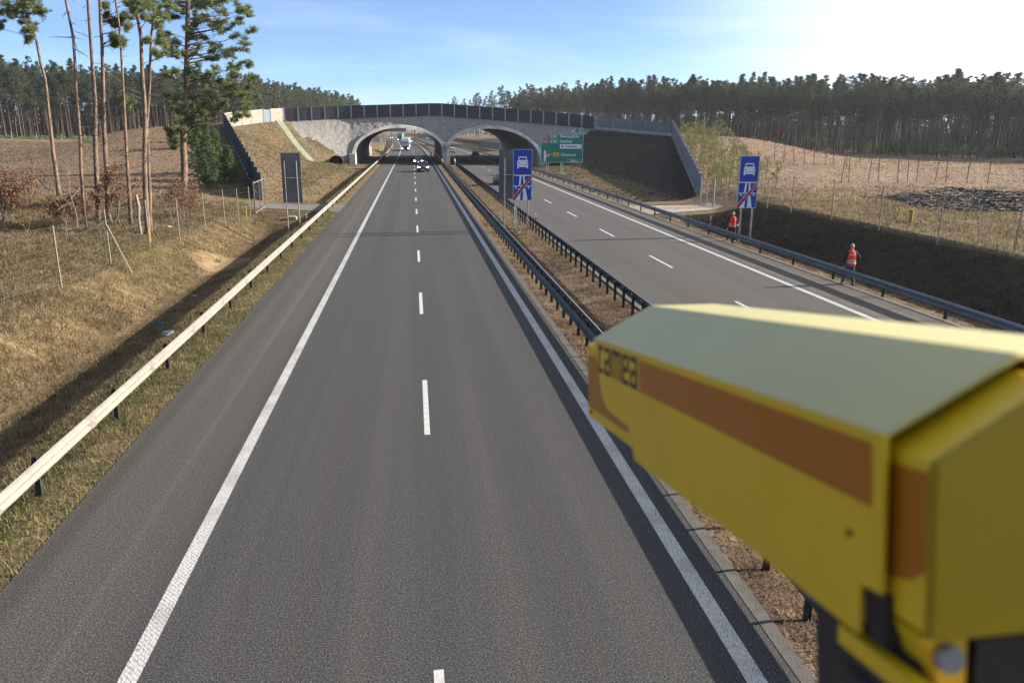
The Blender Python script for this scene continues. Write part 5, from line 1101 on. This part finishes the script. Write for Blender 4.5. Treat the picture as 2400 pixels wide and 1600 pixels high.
blades('field_tufts',[(27,120,60,150,1.),(34,110,150,235,1.)],6,.10,.26,.024,mat('heath_tufts',(.30,.21,.15),.9,trans=0.45,island=.6,col2=(.14,.095,.065),scale=.3,lo=.4,hi=.6),15,1.5,lambda x,y:~inpoly(x,y,CREST))
blades('verge_grass',[(-8.5,-6.2,8,30,1.),(-8.5,-6.2,30,70,.45)],900,.05,.16,.008,gg,3,1.3)
blades('median_litter',[(4.95,8.4,7,30,1.),(4.95,8.4,30,60,.5),(5,8.4,60,150,.2)],700,.04,.12,.010,mat('straw_litter',(.27,.19,.12),.85,trans=0.3,island=.7,col2=(.09,.06,.04),scale=1.1,lo=.4,hi=.6),4,1.5)
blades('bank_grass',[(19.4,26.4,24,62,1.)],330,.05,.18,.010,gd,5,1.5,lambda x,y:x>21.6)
blades('verge_grass',[(19.36,21.4,24,70,1.)],420,.04,.13,.010,MATS['straw_litter'],6,1.45)
# ------------------------------------------------------------ litter and small posts
def small(name,px,py,label,cat,fn,dz=0): x,y=unp(px,py); e=empty(name,(x,y,tz(x,y)+dz),label,cat); fn(e,x,y,tz(x,y)+dz); return e
def crumple(m,r,seed,nm='sheet'):
    def f(e,x,y,z):
        rng=np.random.default_rng(seed); mb=MB(); n=9; secs=[]
        for i in range(5):
            t=i/4; secs.append([(x+(r*(1-.25*t)*(1+.35*rng.normal()*.5))*math.cos(2*math.pi*k/n),y+(r*.6*(1-.25*t)*(1+.35*rng.normal()*.5))*math.sin(2*math.pi*k/n),z+r*.5*t+rng.random()*.03) for k in range(n)])
        mb.loft(secs); mb.build(nm,m,e)
    return f
wp=mat('white_plastic',(.4,.39,.37),.5); bp=mat('blue_plastic',(.03,.12,.35),.5); gp=mat('clear_film',(.25,.28,.27),.3)
small('litter',1326*c1,300+785*c1,'small white scrap on the grass behind the fence','litter',crumple(wp,.22,1))
small('litter',1265*c1,300+1555*c1,'flat blue plastic scrap in the guardrail shadow','litter',crumple(bp,.16,2))
small('litter',395,786,'crumpled grey plastic film in the guardrail shadow','litter',crumple(gp,.24,3))
small('litter',456,696,'small whitish scrap higher up in the guardrail shadow','litter',crumple(gp,.14,4))
def ypost(h,r): 
    def f(e,x,y,z): mb=MB(); mb.cyl((x,y,z-.1),(x,y,z+h),r,12); mb.build('pipe',mat('yellow_pipe',(.32,.21,.02),.5),e); q=MB(); q.cyl((x,y,z+h),(x,y,z+h+.06),r*1.25,12); q.build('cap',MATS['yellow_pipe'],e)
    return f
small('marker_post',1600+1568/2.94,140+1128/2.94,'squat yellow pipe marker standing in the right field','marker post',ypost(.75,.11))
small('marker_post',1186*c1,300+915*c1,'slim yellow marker beside a left fence post','marker post',ypost(.75,.05))
small('marker_post',1940*c1,300+722*c1,'short yellow marker near the left gate','marker post',ypost(.6,.05))
small('drain_inlet',2300*c1,300+725*c1,'dark drain inlet in the left ditch by the grey sign poles','drain',lambda e,x,y,z:MB().box((x,y,z+.06),(.7,.6,.3)).box((x,y,z+.22),(.5,.4,.06)).build('rim',concd,e))

# ------------------------------------------------------------ the yellow traffic camera close to us
d=Vector(ray(925,638)).normalized(); r=d.cross(Vector((0,0,1))).normalized(); u=r.cross(d)
v=Vector(ray(1300+1655/2.138,650+790/2.138)); B=Vector((0,0,H))+v*.62
def Q(s,w,t): return B+d*s+r*w+u*t     # s forward, w to the right of the left face, t up
yel=mat('yellow_enamel',(.66,.41,.003),.5,spec=.45,col2=(.60,.37,.003),scale=3,coat=.35,bump=.05,bscale=60); yd=mat('yellow_enamel_shaded',(.27,.185,.0),.6); orange=mat('orange_stripe',(.36,.11,.004),.42,coat=.3); brown=mat('dark_gap',(.03,.02,.012),.7); blkm=mat('black_box_housing',(.022,.019,.017),.6); brk=mat('dark_brown_housing',(.045,.038,.032),.7,col2=(.03,.026,.022),scale=20); bolt=mat('bolt_steel',(.25,.27,.3),.4,metal=.7)  # rear plate gets a darker enamel, its shade put into the colour
e=empty('traffic_camera',tuple(Q(.45,.18,-.1)),'yellow box-shaped traffic camera with orange stripe, close up at lower right','traffic camera')
cw,sw=.131*math.cos(R_(28)),.131*math.sin(R_(28)); TW=.13; WT=2*cw+TW; Lc=.922; th=.004
def sidepoly(w,flip=1): # cover side outline (s,t)
    return [(0,0),(Lc,0),(.895,-.045),(.865,-.10),(.835,-.121),(.80,-.126),(.695,-.130),(.66,-.180),(.24,-.176),(.029,-.179),(.029,-.134),(0,-.131)]
mb=MB()
for w in (0,WT):
    o=th if w==0 else -th; mb.prism(sidepoly(w),lambda a,b:Q(a,w,b),lambda a,b:Q(a,w+o,b))
mb.build('side_plate',yel,e)
mb=MB()
prof=[(0,0),(cw,sw),(cw+TW,sw),(WT,0)]; inn=[(WT-.004,-.003),(cw+TW-.002,sw-.006),(cw+.002,sw-.006),(.004,-.003)]
# bevelled hood: thin rounded folds
def fold(p): return [Q(0,*x) for x in p],[Q(Lc,*x) for x in p]
ring=prof+inn; mb.loft([[Q(s_,*x) for x in ring] for s_ in (0,Lc)]); hd=mb.build('sun_hood',mat('yellow_hood_sky_sheen',(.40,.35,.10),.5,spec=.55,col2=(.36,.32,.10),scale=5,coat=.38,bump=.04,bscale=50),e);  # hood paint paled to carry the sky's reflection and sun glare
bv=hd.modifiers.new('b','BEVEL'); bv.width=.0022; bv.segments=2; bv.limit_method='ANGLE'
mb=MB(); st_=[(.017,-.010),(.632,-.011),(.632,-.061),(.015,-.063)]
for w,o in ((-.0008,1),): mb.add([Q(a,w,b) for a,b in st_],[(0,1,2,3)])
mb.build('orange_stripe',orange,e)
# logo lettering on the side, front end
def stroke_text(rects,name,m):
    mb=MB()
    for (a0,b0,a1,b1) in rects:
        f=lambda a,b:Q(.884-(.884-.645)*a/23.,-.0009,-.012-.052*(1-b/5.)+.003)
        mb.add([f(a0,b0),f(a1,b0),f(a1,b1),f(a0,b1)],[(0,1,2,3)])
    return mb.build(name,m,e)
logo=[]
x=0
k_=.82
def c_(x): return [(x,0,x+k_,5),(x+k_,0,x+3.2,k_),(x+k_,5-k_,x+3.2,5)]
def a_(x): return [(x,5-k_,x+3.6,5),(x+3.6-k_,0,x+3.6,5-k_),(x,0,x+3.6-k_,k_),(x,k_,x+k_,2.9),(x+k_,2.9-k_,x+3.6-k_,2.9)]
def m_l(x): return [(x,0,x+k_,5),(x+k_,5-k_,x+5.4,5),(x+2.3,0,x+2.3+k_,5-k_),(x+5.4-k_,0,x+5.4,5-k_)]
def e_(x): return [(x,0,x+k_,5),(x+k_,5-k_,x+3.6,5),(x+3.6-k_,2.1,x+3.6,5-k_),(x+k_,2.1,x+3.6-k_,2.1+k_),(x+k_,0,x+3.6,k_)]
logo=c_(0)+a_(4.2)+m_l(8.8)+e_(15.2)+a_(19.6)
stroke_text(logo,'lettering',mat('logo_brown',(.07,.035,.03),.5))
# inner body, slightly narrower, sticking out at both ends
ib=.012; s0,s1=-.045,1.02
bp_=[(ib,-.150),(ib,-.014),(cw,sw-.016),(cw+TW,sw-.016),(WT-ib,-.014),(WT-ib,-.150)]
bf_=[(ib,-.172),(ib,-.022),(cw,sw-.022),(cw+TW,sw-.022),(WT-ib,-.022),(WT-ib,-.172)]
mb=MB(); mb.loft([[Q(s_,*p) for p in (bp_ if s_<.5 else bf_)] for s_ in (s0+.002,.02,.70,s1)]); bo=mb.build('body',yel,e)
bv=bo.modifiers.new('b','BEVEL'); bv.width=.003; bv.segments=2
mb=MB(); mb.add([Q(a,ib-.0008,b) for a,b in [(1.016,-.044),(.90,-.036),(.70,-.136),(.71,-.150),(1.016,-.150)]],[(0,1,2,3,4)]); mb.build('front_stripe',orange,e)
mb=MB(); mb.add([Q(a,ib-.0008,b) for a,b in [(.03,-.026),(-.036,-.022),(-.036,-.100),(-.02,-.112),(.03,-.125)]],[(0,1,2,3,4)]); mb.build('rear_recess_shade',orange,e)  # shade of the rear recess painted on as an orange-brown strip
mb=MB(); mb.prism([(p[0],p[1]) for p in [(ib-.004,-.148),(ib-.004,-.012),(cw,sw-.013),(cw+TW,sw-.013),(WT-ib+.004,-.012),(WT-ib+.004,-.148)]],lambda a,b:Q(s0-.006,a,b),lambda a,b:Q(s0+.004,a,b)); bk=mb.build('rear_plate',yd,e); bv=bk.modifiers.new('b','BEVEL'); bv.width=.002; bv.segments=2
mb=MB(); mb.prism([(.02,-.14),(.02,-.02),(cw+.01,sw-.024),(WT-cw-.01,sw-.024),(WT-.02,-.02),(WT-.02,-.14)],lambda a,b:Q(s1,a,b),lambda a,b:Q(s1+.003,a,b)); mb.build('front_glass',glass,e)
mb=MB(); mb.prism([(.145,-.09),(.165,-.09),(.165,-.045),(.145,-.045)],lambda a,b:Q(s0-.008,a,b),lambda a,b:Q(s0-.005,a,b)); mb.build('rear_label',mat('label_grey',(.2,.26,.3),.5),e)
mb=MB()
for (s_,w,t) in ((.045,-.002,-.095),): mb.cyl(Q(s_,w,t),Q(s_,.002,t),.003,10)
mb.cyl(Q(.99,ib-.003,-.158),Q(.99,ib+.002,-.158),.003,10); mb.build('screw',brown,e)
# black gasket lines at the two cut-outs
mb=MB(); mb.prism([(.668,-.132),(.690,-.131),(.690,-.176),(.664,-.180)],lambda a,b:Q(a,.004,b),lambda a,b:Q(a,.011,b)); mb.build('edge_gasket',blkm,e); mb=MB(); mb.prism([(.0,-.1335),(.027,-.1345),(.027,-.178),(.0,-.178)],lambda a,b:Q(a,.006,b),lambda a,b:Q(a,.02,b)); mb.build('edge_gasket',blkm,e)
# underside tray, bracket and cabling
mb=MB(); mb.prism([(.02,-.152),(WT-.02,-.152),(WT-.02,-.172),(.02,-.172)],lambda a,b:Q(-.03,a,b),lambda a,b:Q(.70,a,b)); mb.build('base_tray',blkm,e)
mb=MB(); mb.loft([[Q(s_,*p) for p in [(.02,-.181),(WT-.02,-.181),(WT-.02,t_),(.02,t_)]] for s_,t_ in ((-.02,-.40),(.098,-.40),(.128,-.30),(.134,-.2))]); mb.box(Q(.05,.018,-.235),(.003,.05,.012),M=np.array([list(r),list(d),list(u)]).T); b2=mb.build('lower_box',brk,e); bv=b2.modifiers.new('b','BEVEL'); bv.width=.006; bv.segments=2
mb=MB(); mb.prism([(.012,-.152),(.05,-.152),(.05,-.200),(.03,-.200)],lambda a,b:Q(-.035,a,b),lambda a,b:Q(.06,a,b)); mb.prism([(.0,-.183),(.012,-.183),(.012,-.200),(.0,-.200)],lambda a,b:Q(-.12,a,b),lambda a,b:Q(.06,a,b)); mb.build('bracket',yel,e)
mb=MB(); mb.cyl(Q(-.036,.031,-.168),Q(-.044,.031,-.168),.011,16); mb.build('bolt',bolt,e)
mb=MB(); mb.prism([(.055,-.155),(WT-.03,-.155),(WT-.03,-.33),(.055,-.33)],lambda a,b:Q(-.04,a,b),lambda a,b:Q(.1,a,b)); mb.cyl(Q(.05,.16,-.2),Q(.05,.16,-1.2),.03,14); mb.build('mounting_block',blkm,e)
mb=MB(); mb.tube([Q(.02,.07,-.19),Q(-.01,.05,-.23),Q(.05,.05,-.27),Q(.12,.09,-.26)],.006,8); mb.build('cable',blkm,e)
# ------------------------------------------------------------ thin air haze over the whole scene
mb=MB(); mb.box((0,1400,24.),(4200,3600,54.)); hz=mb.build('haze',None) if False else None
me=bpy.data.meshes.new('haze'); me.from_pydata(mb.v,[],mb.f); hz=bpy.data.objects.new('haze',me); COL.objects.link(hz); hz['kind']='stuff'
hm=bpy.data.materials.new('haze_air'); hm.use_nodes=True; hn=hm.node_tree; hn.nodes.clear(); ho=hn.nodes.new('ShaderNodeOutputMaterial'); hv=hn.nodes.new('ShaderNodeVolumePrincipled'); hv.inputs['Color'].default_value=(.88,.93,1,1); hv.inputs['Density'].default_value=.00013; hv.inputs['Anisotropy'].default_value=.4; hn.links.new(hv.outputs[0],ho.inputs['Volume']); me.materials.append(hm)
print('objects',len(bpy.data.objects))
